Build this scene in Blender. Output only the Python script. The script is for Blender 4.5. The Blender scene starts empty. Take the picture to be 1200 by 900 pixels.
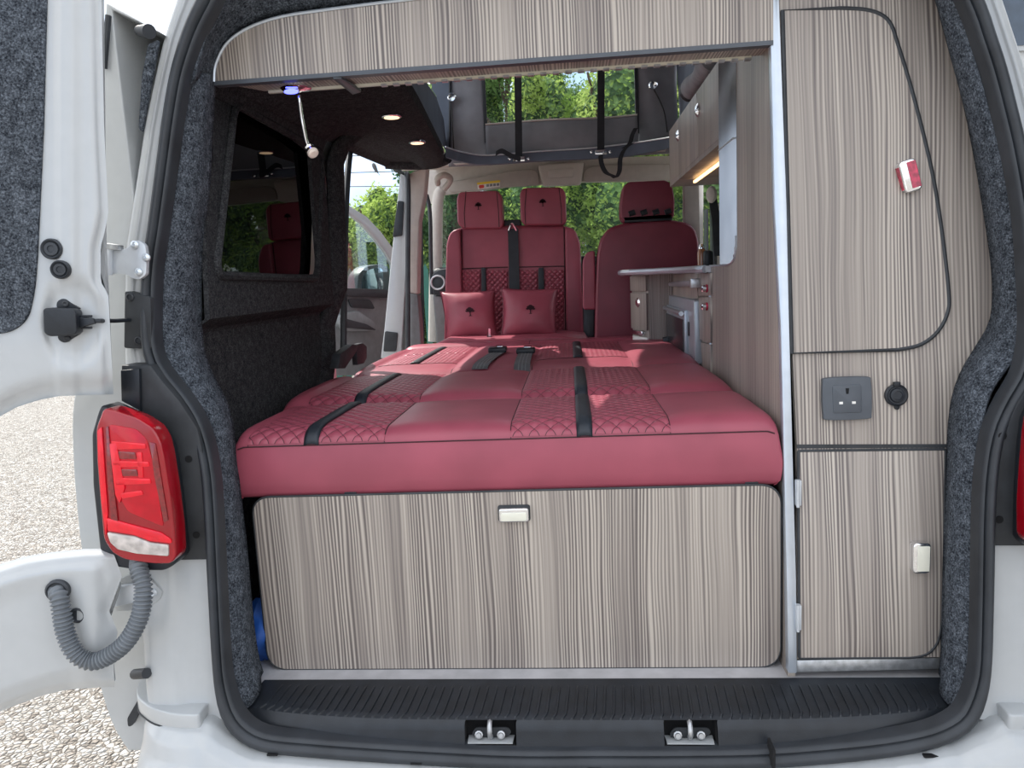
import bpy, bmesh, math, random
from mathutils import Vector, Matrix, noise
random.seed(7)
C = bpy.context.scene.collection
PI = math.pi
# ---------------------------------------------------------------- camera model
F = 867.0
yaw, pitch, roll = [math.radians(a) for a in (4.8, 8.2, 2.8)]
EYE = Vector((0, -1.4, 1.45))
fw = Vector((-math.sin(yaw)*math.cos(pitch), math.cos(yaw)*math.cos(pitch), -math.sin(pitch)))
_rt = fw.cross(Vector((0, 0, 1))).normalized(); _up = _rt.cross(fw)
RT = _rt*math.cos(roll)-_up*math.sin(roll); UP = _rt*math.sin(roll)+_up*math.cos(roll)
def ray(px, py): return fw + RT*((px-600)/F) - UP*((py-450)/F)
def PY(px, py, Y): d = ray(px, py); return EYE + d*((Y-EYE.y)/d.y)
def PX(px, py, X): d = ray(px, py); return EYE + d*((X-EYE.x)/d.x)
def PZ(px, py, Z): d = ray(px, py); return EYE + d*((Z-EYE.z)/d.z)
LEAN = .11
def leanY(z, a=0.0): return a+LEAN*(z-.56)
def S(px, py, a=0.0):          # a point on the leaning rear plane of the van
    d = ray(px, py)
    t = (a-LEAN*.56 - EYE.y + LEAN*EYE.z)/(d.y-LEAN*d.z)
    return EYE + d*t
def PN(px, py, p0, n): d = ray(px, py); return EYE + d*((p0-EYE).dot(n)/d.dot(n))
# ---------------------------------------------------------------- materials
MATS = {}
def newmat(name):
    m = bpy.data.materials.new(name); m.use_nodes = True
    nt = m.node_tree; b = nt.nodes['Principled BSDF']; MATS[name] = m
    return m, nt, b
def ramp(nt, fac, stops):
    r = nt.nodes.new('ShaderNodeValToRGB'); el = r.color_ramp.elements
    while len(el) < len(stops): el.new(.5)
    for e, (p, c) in zip(el, stops): e.position = p; e.color = (*c, 1)
    nt.links.new(fac, r.inputs[0]); return r.outputs[0]
def coords(nt, scale=(1, 1, 1)):
    t = nt.nodes.new('ShaderNodeTexCoord'); mp = nt.nodes.new('ShaderNodeMapping')
    mp.inputs['Scale'].default_value = scale
    nt.links.new(t.outputs['Object'], mp.inputs[0]); return mp.outputs[0]
def noisen(nt, vec, scale, detail=2, dist=0, rough=.5):
    n = nt.nodes.new('ShaderNodeTexNoise'); n.inputs['Scale'].default_value = scale
    n.inputs['Detail'].default_value = detail; n.inputs['Distortion'].default_value = dist
    n.inputs['Roughness'].default_value = rough
    nt.links.new(vec, n.inputs['Vector']); return n.outputs['Fac']
def bump(nt, b, h, strength, dist=.01):
    n = nt.nodes.new('ShaderNodeBump'); n.inputs['Strength'].default_value = strength
    n.inputs['Distance'].default_value = dist
    nt.links.new(h, n.inputs['Height']); nt.links.new(n.outputs[0], b.inputs['Normal']); return n
def mth(nt, op, a, b_=None):
    n = nt.nodes.new('ShaderNodeMath'); n.operation = op
    for i, v in enumerate((a, b_)):
        if v is None: continue
        if isinstance(v, (int, float)): n.inputs[i].default_value = v
        else: nt.links.new(v, n.inputs[i])
    return n.outputs[0]
def simple(name, col, rough=.5, metal=0, coat=0, var=.12, nscale=30, bmp=0, bscale=200, emit=0, trans=0, spec=.5):
    m, nt, b = newmat(name)
    n = noisen(nt, coords(nt), nscale, 3)
    lo = tuple(c*(1-var) for c in col); hi = tuple(min(1, c*(1+var)) for c in col)
    nt.links.new(ramp(nt, n, [(.3, lo), (.7, hi)]), b.inputs['Base Color'])
    b.inputs['Roughness'].default_value = rough; b.inputs['Metallic'].default_value = metal
    b.inputs['Coat Weight'].default_value = coat; b.inputs['Coat Roughness'].default_value = .06
    b.inputs['Specular IOR Level'].default_value = spec
    if bmp: bump(nt, b, noisen(nt, coords(nt), bscale, 2), bmp, .002)
    if emit:
        b.inputs['Emission Color'].default_value = (*col, 1); b.inputs['Emission Strength'].default_value = emit
    if trans: b.inputs['Transmission Weight'].default_value = trans
    return m
def wood(name, axis, lo, mid, hi, sc=1.0):
    m, nt, b = newmat(name)
    sx = [0, 0, 1.0] if axis != 'z' else [1, 0, 0]
    wx = {'x': (1, 0, .0), 'y': (0, 1, 0)}[axis]
    base = coords(nt)
    wob = noisen(nt, coords(nt, tuple(w*5+(.0) for w in wx[:2])+(1.3,)), 1.0, 2)
    # shift the grain sideways with a slow noise so the lines wander
    comb = nt.nodes.new('ShaderNodeSeparateXYZ'); nt.links.new(base, comb.inputs[0])
    side = comb.outputs['X' if axis == 'x' else 'Y']
    s = mth(nt, 'ADD', side, mth(nt, 'MULTIPLY', wob, .030))
    def stripes(k, kz, det, off):
        c = nt.nodes.new('ShaderNodeCombineXYZ')
        nt.links.new(mth(nt, 'MULTIPLY', s, k), c.inputs[0]); nt.links.new(mth(nt, 'MULTIPLY', comb.outputs['Z'], kz), c.inputs[2])
        c.inputs[1].default_value = off
        return noisen(nt, c.outputs[0], 1.0, det)
    a = stripes(205*sc, 1.4, 2, 3.1); c_ = stripes(90*sc, .8, 2, 9.7); d = stripes(11, .4, 1, 5.5)
    ph = mth(nt, 'ADD', mth(nt, 'MULTIPLY', s, 800*sc), mth(nt, 'MULTIPLY', stripes(22, .9, 2, 2.2), 22))
    amp = mth(nt, 'MAXIMUM', mth(nt, 'SUBTRACT', mth(nt, 'MULTIPLY', stripes(17, 1.1, 1, 7.3), .62), .17), .02)
    h = mth(nt, 'ADD', mth(nt, 'MULTIPLY', mth(nt, 'SINE', ph), amp), mth(nt, 'ADD', mth(nt, 'MULTIPLY', a, .42), mth(nt, 'ADD', mth(nt, 'MULTIPLY', c_, .28), mth(nt, 'MULTIPLY', d, .30))))
    nt.links.new(ramp(nt, h, [(.30, lo), (.50, mid), (.70, hi)]), b.inputs['Base Color'])
    b.inputs['Roughness'].default_value = .42
    bump(nt, b, h, .15, .001)
    return m
M = MATS
WL, WM, WH = (.135, .112, .104), (.315, .272, .238), (.52, .46, .395)
wood('laminate', 'x', WL, WM, WH); wood('laminate_side', 'y', WL, WM, WH)
def carpet(name, lo, hi, sc=260):
    m, nt, b = newmat(name)
    n = noisen(nt, coords(nt), sc, 3, .4, .7); n2 = noisen(nt, coords(nt), sc*.23, 2)
    h = mth(nt, 'ADD', mth(nt, 'MULTIPLY', n, .75), mth(nt, 'MULTIPLY', n2, .25))
    nt.links.new(ramp(nt, h, [(.38, lo), (.52, tuple((a+b_)/2.6 for a, b_ in zip(lo, hi))), (.66, hi)]), b.inputs['Base Color'])
    b.inputs['Roughness'].default_value = 1; b.inputs['Specular IOR Level'].default_value = .1
    bump(nt, b, h, .8, .004); return m
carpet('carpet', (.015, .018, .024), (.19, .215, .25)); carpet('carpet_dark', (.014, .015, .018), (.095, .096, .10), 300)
carpet('floor_carpet', (.05, .05, .05), (.12, .12, .12))
def leather(name, quilt=None, col=(.335, .070, .102), ax=('X', 'Y'), p=.036):
    m, nt, b = newmat(name)
    n = noisen(nt, coords(nt), 9, 2)
    cout = ramp(nt, n, [(.3, tuple(c*.9 for c in col)), (.7, tuple(c*1.1 for c in col))])
    gr = noisen(nt, coords(nt), 520, 2)
    if quilt:
        sp = nt.nodes.new('ShaderNodeSeparateXYZ'); nt.links.new(coords(nt), sp.inputs[0])
        u = mth(nt, 'DIVIDE', mth(nt, 'ADD', sp.outputs[ax[0]], sp.outputs[ax[1]]), p)
        v = mth(nt, 'DIVIDE', mth(nt, 'SUBTRACT', sp.outputs[ax[0]], sp.outputs[ax[1]]), p)
        du = mth(nt, 'ABSOLUTE', mth(nt, 'SINE', mth(nt, 'MULTIPLY', u, PI)))
        dv = mth(nt, 'ABSOLUTE', mth(nt, 'SINE', mth(nt, 'MULTIPLY', v, PI)))
        mn = mth(nt, 'MINIMUM', du, dv)
        mix = nt.nodes.new('ShaderNodeMix'); mix.data_type = 'RGBA'
        fac = mth(nt, 'LESS_THAN', mn, .07)
        nt.links.new(fac, mix.inputs[0]); nt.links.new(cout, mix.inputs[6]); mix.inputs[7].default_value = (.035, .012, .018, 1)
        cout = mix.outputs[2]
        hh = mth(nt, 'POWER', mth(nt, 'MULTIPLY', du, dv), .5)
        bump(nt, b, hh, .45, .005)
    else: bump(nt, b, gr, .12, .001)
    nt.links.new(cout, b.inputs['Base Color'])
    b.inputs['Roughness'].default_value = .42; b.inputs['Specular IOR Level'].default_value = .45
    return m
leather('leather'); leather('leather_quilt', True); leather('leather_quilt_upright', True, ax=('X', 'Z'), p=.038)
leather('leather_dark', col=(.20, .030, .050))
simple('white_paint', (.46, .475, .48), .28, coat=.6, var=.02)
simple('rubber', (.028, .032, .038), .5, var=.25, nscale=14, bmp=.1)
simple('black_plastic', (.012, .015, .020), .45, var=.25, bmp=.15, bscale=400)
simple('grey_plastic', (.075, .085, .10), .4, var=.08)
simple('dark_bracket', (.03, .033, .037), .6, var=.3, nscale=20)
simple('alu', (.62, .66, .70), .28, metal=.85, var=.04)
simple('silver_trim', (.55, .60, .66), .3, metal=.55, var=.04)
simple('chrome', (.85, .86, .88), .08, metal=1, var=.03)
simple('steel_dull', (.5, .51, .52), .38, metal=.8, var=.25, nscale=60)
simple('zinc', (.62, .65, .68), .4, metal=.3, var=.06)
simple('red_insert', (.45, .02, .06), .2, var=.5, nscale=90, coat=.5)
simple('black_ribbon', (.015, .02, .028), .5, var=.2, bmp=.3, bscale=600)
simple('web', (.02, .022, .027), .7, var=.3, bmp=.4, bscale=700)
simple('belt_grey', (.10, .10, .11), .6, var=.3, bmp=.4, bscale=500)
simple('roll_grey', (.30, .31, .33), .8, bmp=.4, bscale=30)
simple('canvas', (.26, .265, .285), .85, var=.12, nscale=12, bmp=.5, bscale=25)
simple('canvas_blue', (.13, .155, .20), .8, var=.15, nscale=8, bmp=.5, bscale=18)
simple('headliner', (.60, .56, .51), .9, var=.05)
simple('visor', (.42, .39, .35), .85, var=.05)
simple('console_beige', (.58, .54, .49), .6, var=.03)
simple('cab_grey', (.20, .21, .215), .6, var=.1)
simple('cab_dark', (.035, .038, .042), .55, var=.15)
simple('white_label', (.8, .78, .74), .5, var=.03); simple('yellow_label', (.8, .55, .04), .5, var=.05); simple('red_label', (.6, .05, .04), .5, var=.05)
simple('floor_vinyl', (.46, .45, .46), .45, var=.12, nscale=22)
simple('red_lens_mid', (.50, .0, .012), .2, coat=.5, var=.15, nscale=30, spec=.3)
simple('red_lens', (.30, .001, .008), .2, coat=.5, var=.10, nscale=16)
simple('red_lens_dark', (.20, .004, .008), .14, coat=1, var=.3, nscale=120)
simple('red_lens_bright', (.74, .003, .018), .25, coat=.4, var=.12, nscale=40)
simple('clear_lens', (.50, .45, .42), .12, coat=1, var=.35, nscale=45)
simple('blue_bag', (.01, .07, .30), .6, var=.35, nscale=12, bmp=.6, bscale=30)
simple('conduit', (.15, .165, .18), .5, var=.1)
simple('warm_light', (1.0, .72, .45), .4, emit=1.2)
simple('led_warm', (1.0, .62, .28), .4, emit=2.6)
simple('led_blue', (.12, .14, 1.0), .4, emit=3.0)
simple('frosted', (.85, .72, .62), .35, emit=.0)
simple('worktop', (.50, .51, .52), .3, var=.15, nscale=90)
simple('appliance', (.42, .46, .50), .3, metal=.4, var=.05)
simple('appliance_dark', (.025, .028, .032), .25, var=.1)
simple('bark', (.10, .07, .05), .9, var=.4, bmp=.8, bscale=20)
simple('fence_green', (.02, .11, .08), .5, var=.1)
simple('cable', (.03, .03, .03), .6); simple('bird_grey', (.10, .10, .11), .7)
simple('bottle_brown', (.30, .13, .06), .25, coat=.5)
simple('stitch', (.05, .015, .02), .8); simple('stitch_light', (.35, .12, .15), .7)
simple('emblem', (.035, .006, .012), .8, var=.1)
simple('black_void', (.006, .006, .007), .9)
simple('stone_wall', (.42, .34, .28), .9, var=.45, nscale=9)
simple('mirror_face', (.62, .80, .90), .04, metal=1, var=.02)
# ribbed metal roller shutter
m, nt, b = newmat('tambour')
b.inputs['Metallic'].default_value = .55; b.inputs['Roughness'].default_value = .2; b.inputs['Base Color'].default_value = (.42, .44, .46, 1)
sp = nt.nodes.new('ShaderNodeSeparateXYZ'); nt.links.new(coords(nt), sp.inputs[0])
nt.links.new(ramp(nt, noisen(nt, coords(nt), 6, 1), [(.3, (.34, .36, .38)), (.7, (.46, .48, .50))]), b.inputs['Base Color'])
# glass kinds
def glassy(name, tint, refl=.08, rough=.0):
    m = bpy.data.materials.new(name); m.use_nodes = True; nt = m.node_tree; MATS[name] = m
    nt.nodes.remove(nt.nodes['Principled BSDF'])
    out = nt.nodes['Material Output']; tr = nt.nodes.new('ShaderNodeBsdfTransparent'); gl = nt.nodes.new('ShaderNodeBsdfGlossy')
    nz = noisen(nt, coords(nt), 5, 2)
    nt.links.new(ramp(nt, nz, [(.3, tuple(c*.96 for c in tint)), (.7, tint)]), tr.inputs[0])
    gl.inputs['Roughness'].default_value = rough
    fr = nt.nodes.new('ShaderNodeFresnel'); fr.inputs[0].default_value = 1.45
    mx = nt.nodes.new('ShaderNodeMixShader')
    nt.links.new(mth(nt, 'MINIMUM', fr.outputs[0], .3), mx.inputs[0]); nt.links.new(tr.outputs[0], mx.inputs[1]); nt.links.new(gl.outputs[0], mx.inputs[2])
    nt.links.new(mx.outputs[0], out.inputs[0]); return m
glassy('clear_glass', (.90, .95, .93)); glassy('windscreen', (.88, .94, .90)); glassy('pvc', (.92, .95, .95)); glassy('tinted', (.16, .22, .22))
glassy('dark_tint', (.012, .017, .021))
m, nt, b = newmat('privacy_glass')
nt.links.new(ramp(nt, noisen(nt, coords(nt), 4, 1), [(.3, (.004, .008, .012)), (.7, (.007, .012, .016))]), b.inputs['Base Color'])
b.inputs['Roughness'].default_value = .03; b.inputs['Specular IOR Level'].default_value = .6
# leaves
def leafmat(name, a, c):
    m = bpy.data.materials.new(name); m.use_nodes = True; nt = m.node_tree; MATS[name] = m
    nt.nodes.remove(nt.nodes['Principled BSDF']); out = nt.nodes['Material Output']
    col = ramp(nt, noisen(nt, coords(nt), 1.6, 3), [(.3, a), (.7, c)])
    d = nt.nodes.new('ShaderNodeBsdfDiffuse'); t = nt.nodes.new('ShaderNodeBsdfTranslucent'); mx = nt.nodes.new('ShaderNodeMixShader')
    nt.links.new(col, d.inputs[0]); nt.links.new(col, t.inputs[0]); mx.inputs[0].default_value = .5
    nt.links.new(d.outputs[0], mx.inputs[1]); nt.links.new(t.outputs[0], mx.inputs[2]); nt.links.new(mx.outputs[0], out.inputs[0])
leafmat('leaf_bright', (.22, .36, .07), (.52, .62, .20)); leafmat('leaf_mid', (.13, .25, .07), (.32, .46, .18)); leafmat('leaf_dark', (.05, .12, .05), (.14, .24, .12))
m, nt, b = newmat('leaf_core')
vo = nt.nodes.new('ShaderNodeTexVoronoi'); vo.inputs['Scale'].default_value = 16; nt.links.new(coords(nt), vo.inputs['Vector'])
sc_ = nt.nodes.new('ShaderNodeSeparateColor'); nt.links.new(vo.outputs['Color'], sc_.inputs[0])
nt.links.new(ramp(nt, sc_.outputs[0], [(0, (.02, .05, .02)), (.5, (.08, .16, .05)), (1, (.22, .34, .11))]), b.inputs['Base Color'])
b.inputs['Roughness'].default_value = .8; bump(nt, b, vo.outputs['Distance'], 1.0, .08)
# gravel
m, nt, b = newmat('gravel')
v = nt.nodes.new('ShaderNodeTexVoronoi'); v.inputs['Scale'].default_value = 50; nt.links.new(coords(nt), v.inputs['Vector'])
v2 = nt.nodes.new('ShaderNodeTexVoronoi'); v2.inputs['Scale'].default_value = 50; v2.feature = 'DISTANCE_TO_EDGE'; nt.links.new(coords(nt), v2.inputs['Vector'])
sepc = nt.nodes.new('ShaderNodeSeparateColor'); nt.links.new(v.outputs['Color'], sepc.inputs[0])
stone = ramp(nt, sepc.outputs[0], [(0, (.34, .30, .26)), (.4, (.60, .56, .51)), (1, (.80, .78, .74))])
edge = ramp(nt, v2.outputs['Distance'], [(0, (.42, .39, .36)), (.12, (1, 1, 1))])
mx = nt.nodes.new('ShaderNodeMix'); mx.data_type = 'RGBA'; mx.blend_type = 'MULTIPLY'; mx.inputs[0].default_value = 1
nt.links.new(stone, mx.inputs[6]); nt.links.new(edge, mx.inputs[7]); nt.links.new(mx.outputs[2], b.inputs['Base Color'])
b.inputs['Roughness'].default_value = .9
bump(nt, b, ramp(nt, v2.outputs['Distance'], [(0, (0, 0, 0)), (.5, (1, 1, 1))]), 1.0, .03)
# ---------------------------------------------------------------- mesh builder
def V(*a): return Vector(a[0]) if len(a) == 1 else Vector(a)
class MB:
    def __init__(s): s.v = []; s.f = []
    def add(s, vs, fs):
        o = len(s.v); s.v += [Vector(p) for p in vs]; s.f += [tuple(o+i for i in f) for f in fs]; return s
    def prism(s, pts, vec):
        n = len(pts); vec = Vector(vec); a = [Vector(p) for p in pts]
        return s.add(a+[p+vec for p in a], [tuple(range(n)), tuple(range(2*n-1, n-1, -1))]+[(i, i+n, (i+1) % n+n, (i+1) % n) for i in range(n)])
    def box(s, x0, x1, y0, y1, z0, z1):
        return s.prism([(x0, y0, z0), (x1, y0, z0), (x1, y0, z1), (x0, y0, z1)], (0, y1-y0, 0))
    def grid(s, fn, nu, nv, wrapu=False):
        vs = [fn(i/(nu if wrapu else nu-1), j/(nv-1)) for j in range(nv) for i in range(nu)]
        fs = []
        for j in range(nv-1):
            for i in range(nu if wrapu else nu-1):
                i2 = (i+1) % nu; fs.append((j*nu+i, j*nu+i2, (j+1)*nu+i2, (j+1)*nu+i))
        return s.add(vs, fs)
    def strip(s, A, B):
        n = len(A); return s.add(list(A)+list(B), [(i, i+1, n+i+1, n+i) for i in range(n-1)])
    def tube(s, path, r, n=10, closed=False, caps=True):
        path = [Vector(p) for p in path]; m = len(path); rings = []
        up = Vector((0, 0, 1)); prev = None
        for i, p in enumerate(path):
            if closed: t = path[(i+1) % m]-path[i-1]
            else: t = path[min(i+1, m-1)]-path[max(i-1, 0)]
            t.normalize()
            if prev is None:
                a = t.cross(up) if abs(t.dot(up)) < .95 else t.cross(Vector((1, 0, 0)))
            else: a = prev-t*prev.dot(t)
            a.normalize(); prev = a; b_ = t.cross(a)
            rr = r(i/(m-1)) if callable(r) else r
            rings.append([p+(a*math.cos(2*PI*k/n)+b_*math.sin(2*PI*k/n))*rr for k in range(n)])
        vs = [q for rg in rings for q in rg]; fs = []
        for j in range(m if closed else m-1):
            j2 = (j+1) % m
            for k in range(n): fs.append((j*n+k, j*n+(k+1) % n, j2*n+(k+1) % n, j2*n+k))
        if caps and not closed: fs += [tuple(range(n)), tuple((m-1)*n+k for k in range(n))]
        return s.add(vs, fs)
    def band(s, path, wvec, tvec):      # a flat strap: centre path, half-width vector, thickness vector
        path = [Vector(p) for p in path]; wv = Vector(wvec); tv = Vector(tvec); vs = []
        for p in path: vs += [p-wv-tv, p+wv-tv, p+wv+tv, p-wv+tv]
        m = len(path); fs = [(0, 1, 2, 3), tuple(4*(m-1)+k for k in (3, 2, 1, 0))]
        for j in range(m-1):
            for k in range(4): fs.append((4*j+k, 4*j+(k+1) % 4, 4*j+4+(k+1) % 4, 4*j+4+k))
        return s.add(vs, fs)
    def lathe(s, c, axis, prof, n=24, sx=1, sy=1):   # prof = [(radius, along)]
        c = Vector(c); ax = Vector(axis).normalized()
        a = ax.cross(Vector((0, 0, 1))) if abs(ax.z) < .9 else ax.cross(Vector((1, 0, 0)))
        a.normalize(); b_ = ax.cross(a)
        vs = []; fs = []
        for r, h in prof:
            for k in range(n): vs.append(c+ax*h+a*(r*sx*math.cos(2*PI*k/n))+b_*(r*sy*math.sin(2*PI*k/n)))
        for j in range(len(prof)-1):
            for k in range(n): fs.append((j*n+k, j*n+(k+1) % n, (j+1)*n+(k+1) % n, (j+1)*n+k))
        fs += [tuple(range(n)), tuple((len(prof)-1)*n+k for k in range(n))]
        return s.add(vs, fs)
def world_off(o):
    v = Vector((0, 0, 0))
    while o: v += o.location; o = o.parent
    return v
def obj(name, mb, mat, parent=None, bev=0, seg=2, angle=35, sub=0, solid=0, merge=True, flat=False):
    bm = bmesh.new(); off = world_off(parent) if parent else Vector((0, 0, 0))
    vs = [bm.verts.new(p-off) for p in mb.v]
    for f in mb.f:
        try: bm.faces.new([vs[i] for i in f])
        except ValueError: pass
    if merge: bmesh.ops.remove_doubles(bm, verts=bm.verts, dist=1e-5)
    bmesh.ops.recalc_face_normals(bm, faces=bm.faces)
    if bev:
        es = [e for e in bm.edges if len(e.link_faces) == 2 and e.calc_face_angle(0) > math.radians(32)]
        bmesh.ops.bevel(bm, geom=es, offset=bev, segments=seg, profile=.5, affect='EDGES', clamp_overlap=True)
    me = bpy.data.meshes.new(name); bm.to_mesh(me); bm.free()
    me.materials.append(M[mat] if isinstance(mat, str) else mat)
    if not flat:
        for p in me.polygons: p.use_smooth = True
        me.set_sharp_from_angle(angle=math.radians(angle))
    o = bpy.data.objects.new(name, me); C.objects.link(o)
    if parent: o.parent = parent
    if solid: md = o.modifiers.new('solid', 'SOLIDIFY'); md.thickness = solid; md.offset = 0
    if sub: md = o.modifiers.new('sub', 'SUBSURF'); md.levels = sub; md.render_levels = sub
    return o
def tag(o, label, cat, group=None):
    o['label'] = label; o['category'] = cat
    if group: o['group'] = group
    return o
def thing(name, label, cat, loc, group=None):
    o = bpy.data.objects.new(name, None); C.objects.link(o); o.location = Vector(loc); o.empty_display_size = .05
    return tag(o, label, cat, group)
def struct(name, mb, mat, label, **k):
    o = obj(name, mb, mat, None, **k); o['kind'] = 'structure'; o['label'] = label; return o
def cr(pts, n=8, closed=False):       # Catmull-Rom through points (any dimension)
    P = [Vector(p) for p in pts]; m = len(P); out = []
    rng = range(m) if closed else range(m-1)
    for i in rng:
        p0 = P[(i-1) % m] if (closed or i > 0) else P[0]; p1 = P[i]; p2 = P[(i+1) % m]
        p3 = P[(i+2) % m] if (closed or i < m-2) else P[m-1]
        for k in range(n):
            t = k/n
            out.append(.5*((2*p1)+(p2-p0)*t+(2*p0-5*p1+4*p2-p3)*t*t+(3*p1-p0-3*p2+p3)*t**3))
    if not closed: out.append(P[-1].copy())
    return out
def rpoly(pts, r, n=6):               # round the corners of a 2-D polygon; r: one radius or one per corner
    P = [Vector(p[:2]) for p in pts]; m = len(P); out = []
    rs = r if isinstance(r, (list, tuple)) else [r]*m
    for i in range(m):
        a, b_, c = P[i-1], P[i], P[(i+1) % m]; rr = rs[i]
        if rr <= 0: out.append(b_.copy()); continue
        u = (a-b_); w = (c-b_); d = min(rr, u.length*.49, w.length*.49); u.normalize(); w.normalize()
        s_, e = b_+u*d, b_+w*d
        for k in range(n+1):
            t = k/n; out.append(s_*(1-t)**2+b_*2*t*(1-t)+e*t*t)
    return out
def resample(pts, n):
    P = [Vector(p) for p in pts]; L = [0]
    for i in range(1, len(P)): L.append(L[-1]+(P[i]-P[i-1]).length)
    out = []; j = 0
    for k in range(n):
        t = L[-1]*k/(n-1)
        while j < len(P)-2 and L[j+1] < t: j += 1
        s_ = (t-L[j])/max(1e-9, L[j+1]-L[j]); out.append(P[j].lerp(P[j+1], min(1, max(0, s_))))
    return out
def sm(a, b_, x): t = min(1, max(0, (x-a)/(b_-a))); return t*t*(3-2*t)
def interp(tab, x):
    if x <= tab[0][0]: return tab[0][1]
    for (a, u), (b_, w) in zip(tab, tab[1:]):
        if x <= b_: return u+(w-u)*(x-a)/(b_-a)
    return tab[-1][1]
# ================================================================ SETTING
struct('ground_1', MB().box(-40, 40, -30, 45, -.05, 0), 'gravel', 'pale gravel yard the camper van is parked on')
struct('floor', MB().box(-.84, .86, .10, 3.05, .52, .56), 'floor_vinyl', 'pale vinyl floor of the van')
# left wall: carpeted, with a window opening
WXT, WXL = -.812, -.862
wz = [(.56, WXL), (1.36, WXL), (1.39, WXT), (1.45, WXT), (1.905, WXT+.006), (1.95, -.78), (1.98, -.72)]
wb = MB()
w0, w1, wz0, wz1 = .30, .98, 1.49, 1.90    # window opening
def wallX(z): return interp(wz, z)
# outer outline polygons around the opening
ys = [.12, w0, w1, 1.11]; zs = [.50, 1.0, 1.355, 1.365, 1.39, wz0, 1.6, 1.72, 1.80, 1.86, wz1, 1.93, 1.97]
for i in range(3):
    for j in range(len(zs)-1):
        if i == 1 and wz0 <= zs[j] < wz1: continue
        for q in range(1):
            a, b_ = ys[i], ys[i+1]; z0, z1 = zs[j], zs[j+1]
            wb.prism([(wallX(z0), max(a, leanY(z0, .125)), z0), (wallX(z0), b_, z0), (wallX(z1), b_, z1), (wallX(z1), max(a, leanY(z1, .125)), z1)], (-.012, 0, 0))
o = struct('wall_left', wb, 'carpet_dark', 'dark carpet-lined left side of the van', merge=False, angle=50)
# rounded carpet pillar at the front of the rear quarter (curves round into the slider aperture)
pb = MB()
def pil(u, v):
    z = .56+v*1.44; lean = interp([(.56, -.22), (1.1, -.19), (1.2, -.12), (1.5, -.085), (1.9, -.025), (2.0, .03)], z)
    a = u*PI*.9
    return (wallX(z)+.055*math.sin(a)-.01-.05*u, 1.20+lean+.16*u-.02*math.cos(a)*0, z)
pb.grid(pil, 12, 24)
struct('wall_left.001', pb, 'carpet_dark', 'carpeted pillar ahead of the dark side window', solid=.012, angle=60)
# dark side window
def wp(px, py): p = PX(px, py, WXT-.02); return p
g = [PX(*p, WXT) for p in ((274, 120), (376, 178), (371, 327), (251, 323))]
wyz = rpoly([(p.y, p.z) for p in g], .045)
wn = obj('window_1', MB().prism([(WXT-.028, a, z) for a, z in wyz], (.006, 0, 0)), 'dark_tint', None)
wn['kind'] = 'structure'; wn['label'] = 'dark privacy-glass side window beside the bed'
fr = MB(); outer = [(WXT+.004, a, z) for a, z in wyz]; cy = sum(a for a, z in wyz)/len(wyz); cz = sum(z for a, z in wyz)/len(wyz)
fr.tube([(WXT+.002, a, z) for a, z in wyz], .011, 8, closed=True)
f2 = obj('window_frame', fr, 'carpet_dark', wn)
# carpet infill around the glass
fi = MB(); big = [(WXT-.004, w0-.03, wz0-.03), (WXT-.004, w1+.03, wz0-.03), (WXT-.004, w1+.03, wz1+.03), (WXT-.004, w0-.03, wz1+.03)]
n = len(wyz)
def ring_fill(mb, inner, rect_pts):
    # bridge an inner loop to an outer rectangle by nearest direction
    c = sum((Vector(p) for p in inner), Vector())/len(inner)
    out = []
    ys_ = [p[1] for p in rect_pts]; zs_ = [p[2] for p in rect_pts]
    for p in inner:
        d = Vector(p)-c; t = 1e9
        for val, comp in ((min(ys_), 1), (max(ys_), 1), (min(zs_), 2), (max(zs_), 2)):
            if abs(d[comp]) > 1e-6:
                k = (val-c[comp])/d[comp]
                if k > 0: t = min(t, k)
        q = c+d*t; q.x = p[0]; out.append(q)
    mb.strip(list(inner)+[inner[0]], out+[out[0]])
ring_fill(fi, [(WXT-.002, a, z) for a, z in wyz], big)
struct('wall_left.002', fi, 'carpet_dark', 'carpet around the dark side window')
# ceiling: left strip curving from wall to roof opening, right strip, rear strip, cab end
XO = -.50
cb = MB()
def cl(u, v):
    y = .31+v*(2.12-.31); xo = interp([(.12, -.40), (1.0, -.455), (1.9, -.53), (2.12, -.58)], y)
    zo = interp([(1.0, 0), (1.4, .045), (2.1, .085)], y); xo2 = interp([(1.0, 0), (1.5, .05)], y)
    pts = [(-.79-xo2, 1.93+zo*.75), (-.755-xo2, 1.952+zo*.7), (-.70, 1.963+zo*.5), (xo-.08, 1.972), (xo-.02, 1.976), (xo, 1.985), (xo, 2.02)]
    k = u*(len(pts)-1); i = min(int(k), len(pts)-2); t = k-i
    return (pts[i][0]*(1-t)+pts[i+1][0]*t, y, pts[i][1]*(1-t)+pts[i+1][1]*t)
cb.grid(cl, 25, 20)
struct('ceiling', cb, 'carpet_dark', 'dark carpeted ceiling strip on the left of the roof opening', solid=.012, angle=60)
# carpeted front end cap of that strip, above the slider
ec = MB(); ec.tube(cr([(-.84, 2.12, 2.005), (-.72, 2.14, 2.0), (-.60, 2.14, 2.0), (-.54, 2.10, 2.01)], 6), lambda t: .030-.01*abs(t-.5), 12)
struct('ceiling.001', ec, 'carpet_dark', 'rounded carpeted end of the left ceiling strip')
cbr = MB(); cbr.box(.50, .84, .36, 2.22, 2.035, 2.05)
struct('ceiling.002', cbr, 'carpet_dark', 'dark ceiling strip over the right-hand lockers')
struct('ceiling.003', MB().box(-.70, .80, .34, .58, 2.075, 2.095), 'carpet_dark', 'ceiling behind the wood-effect header')
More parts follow.
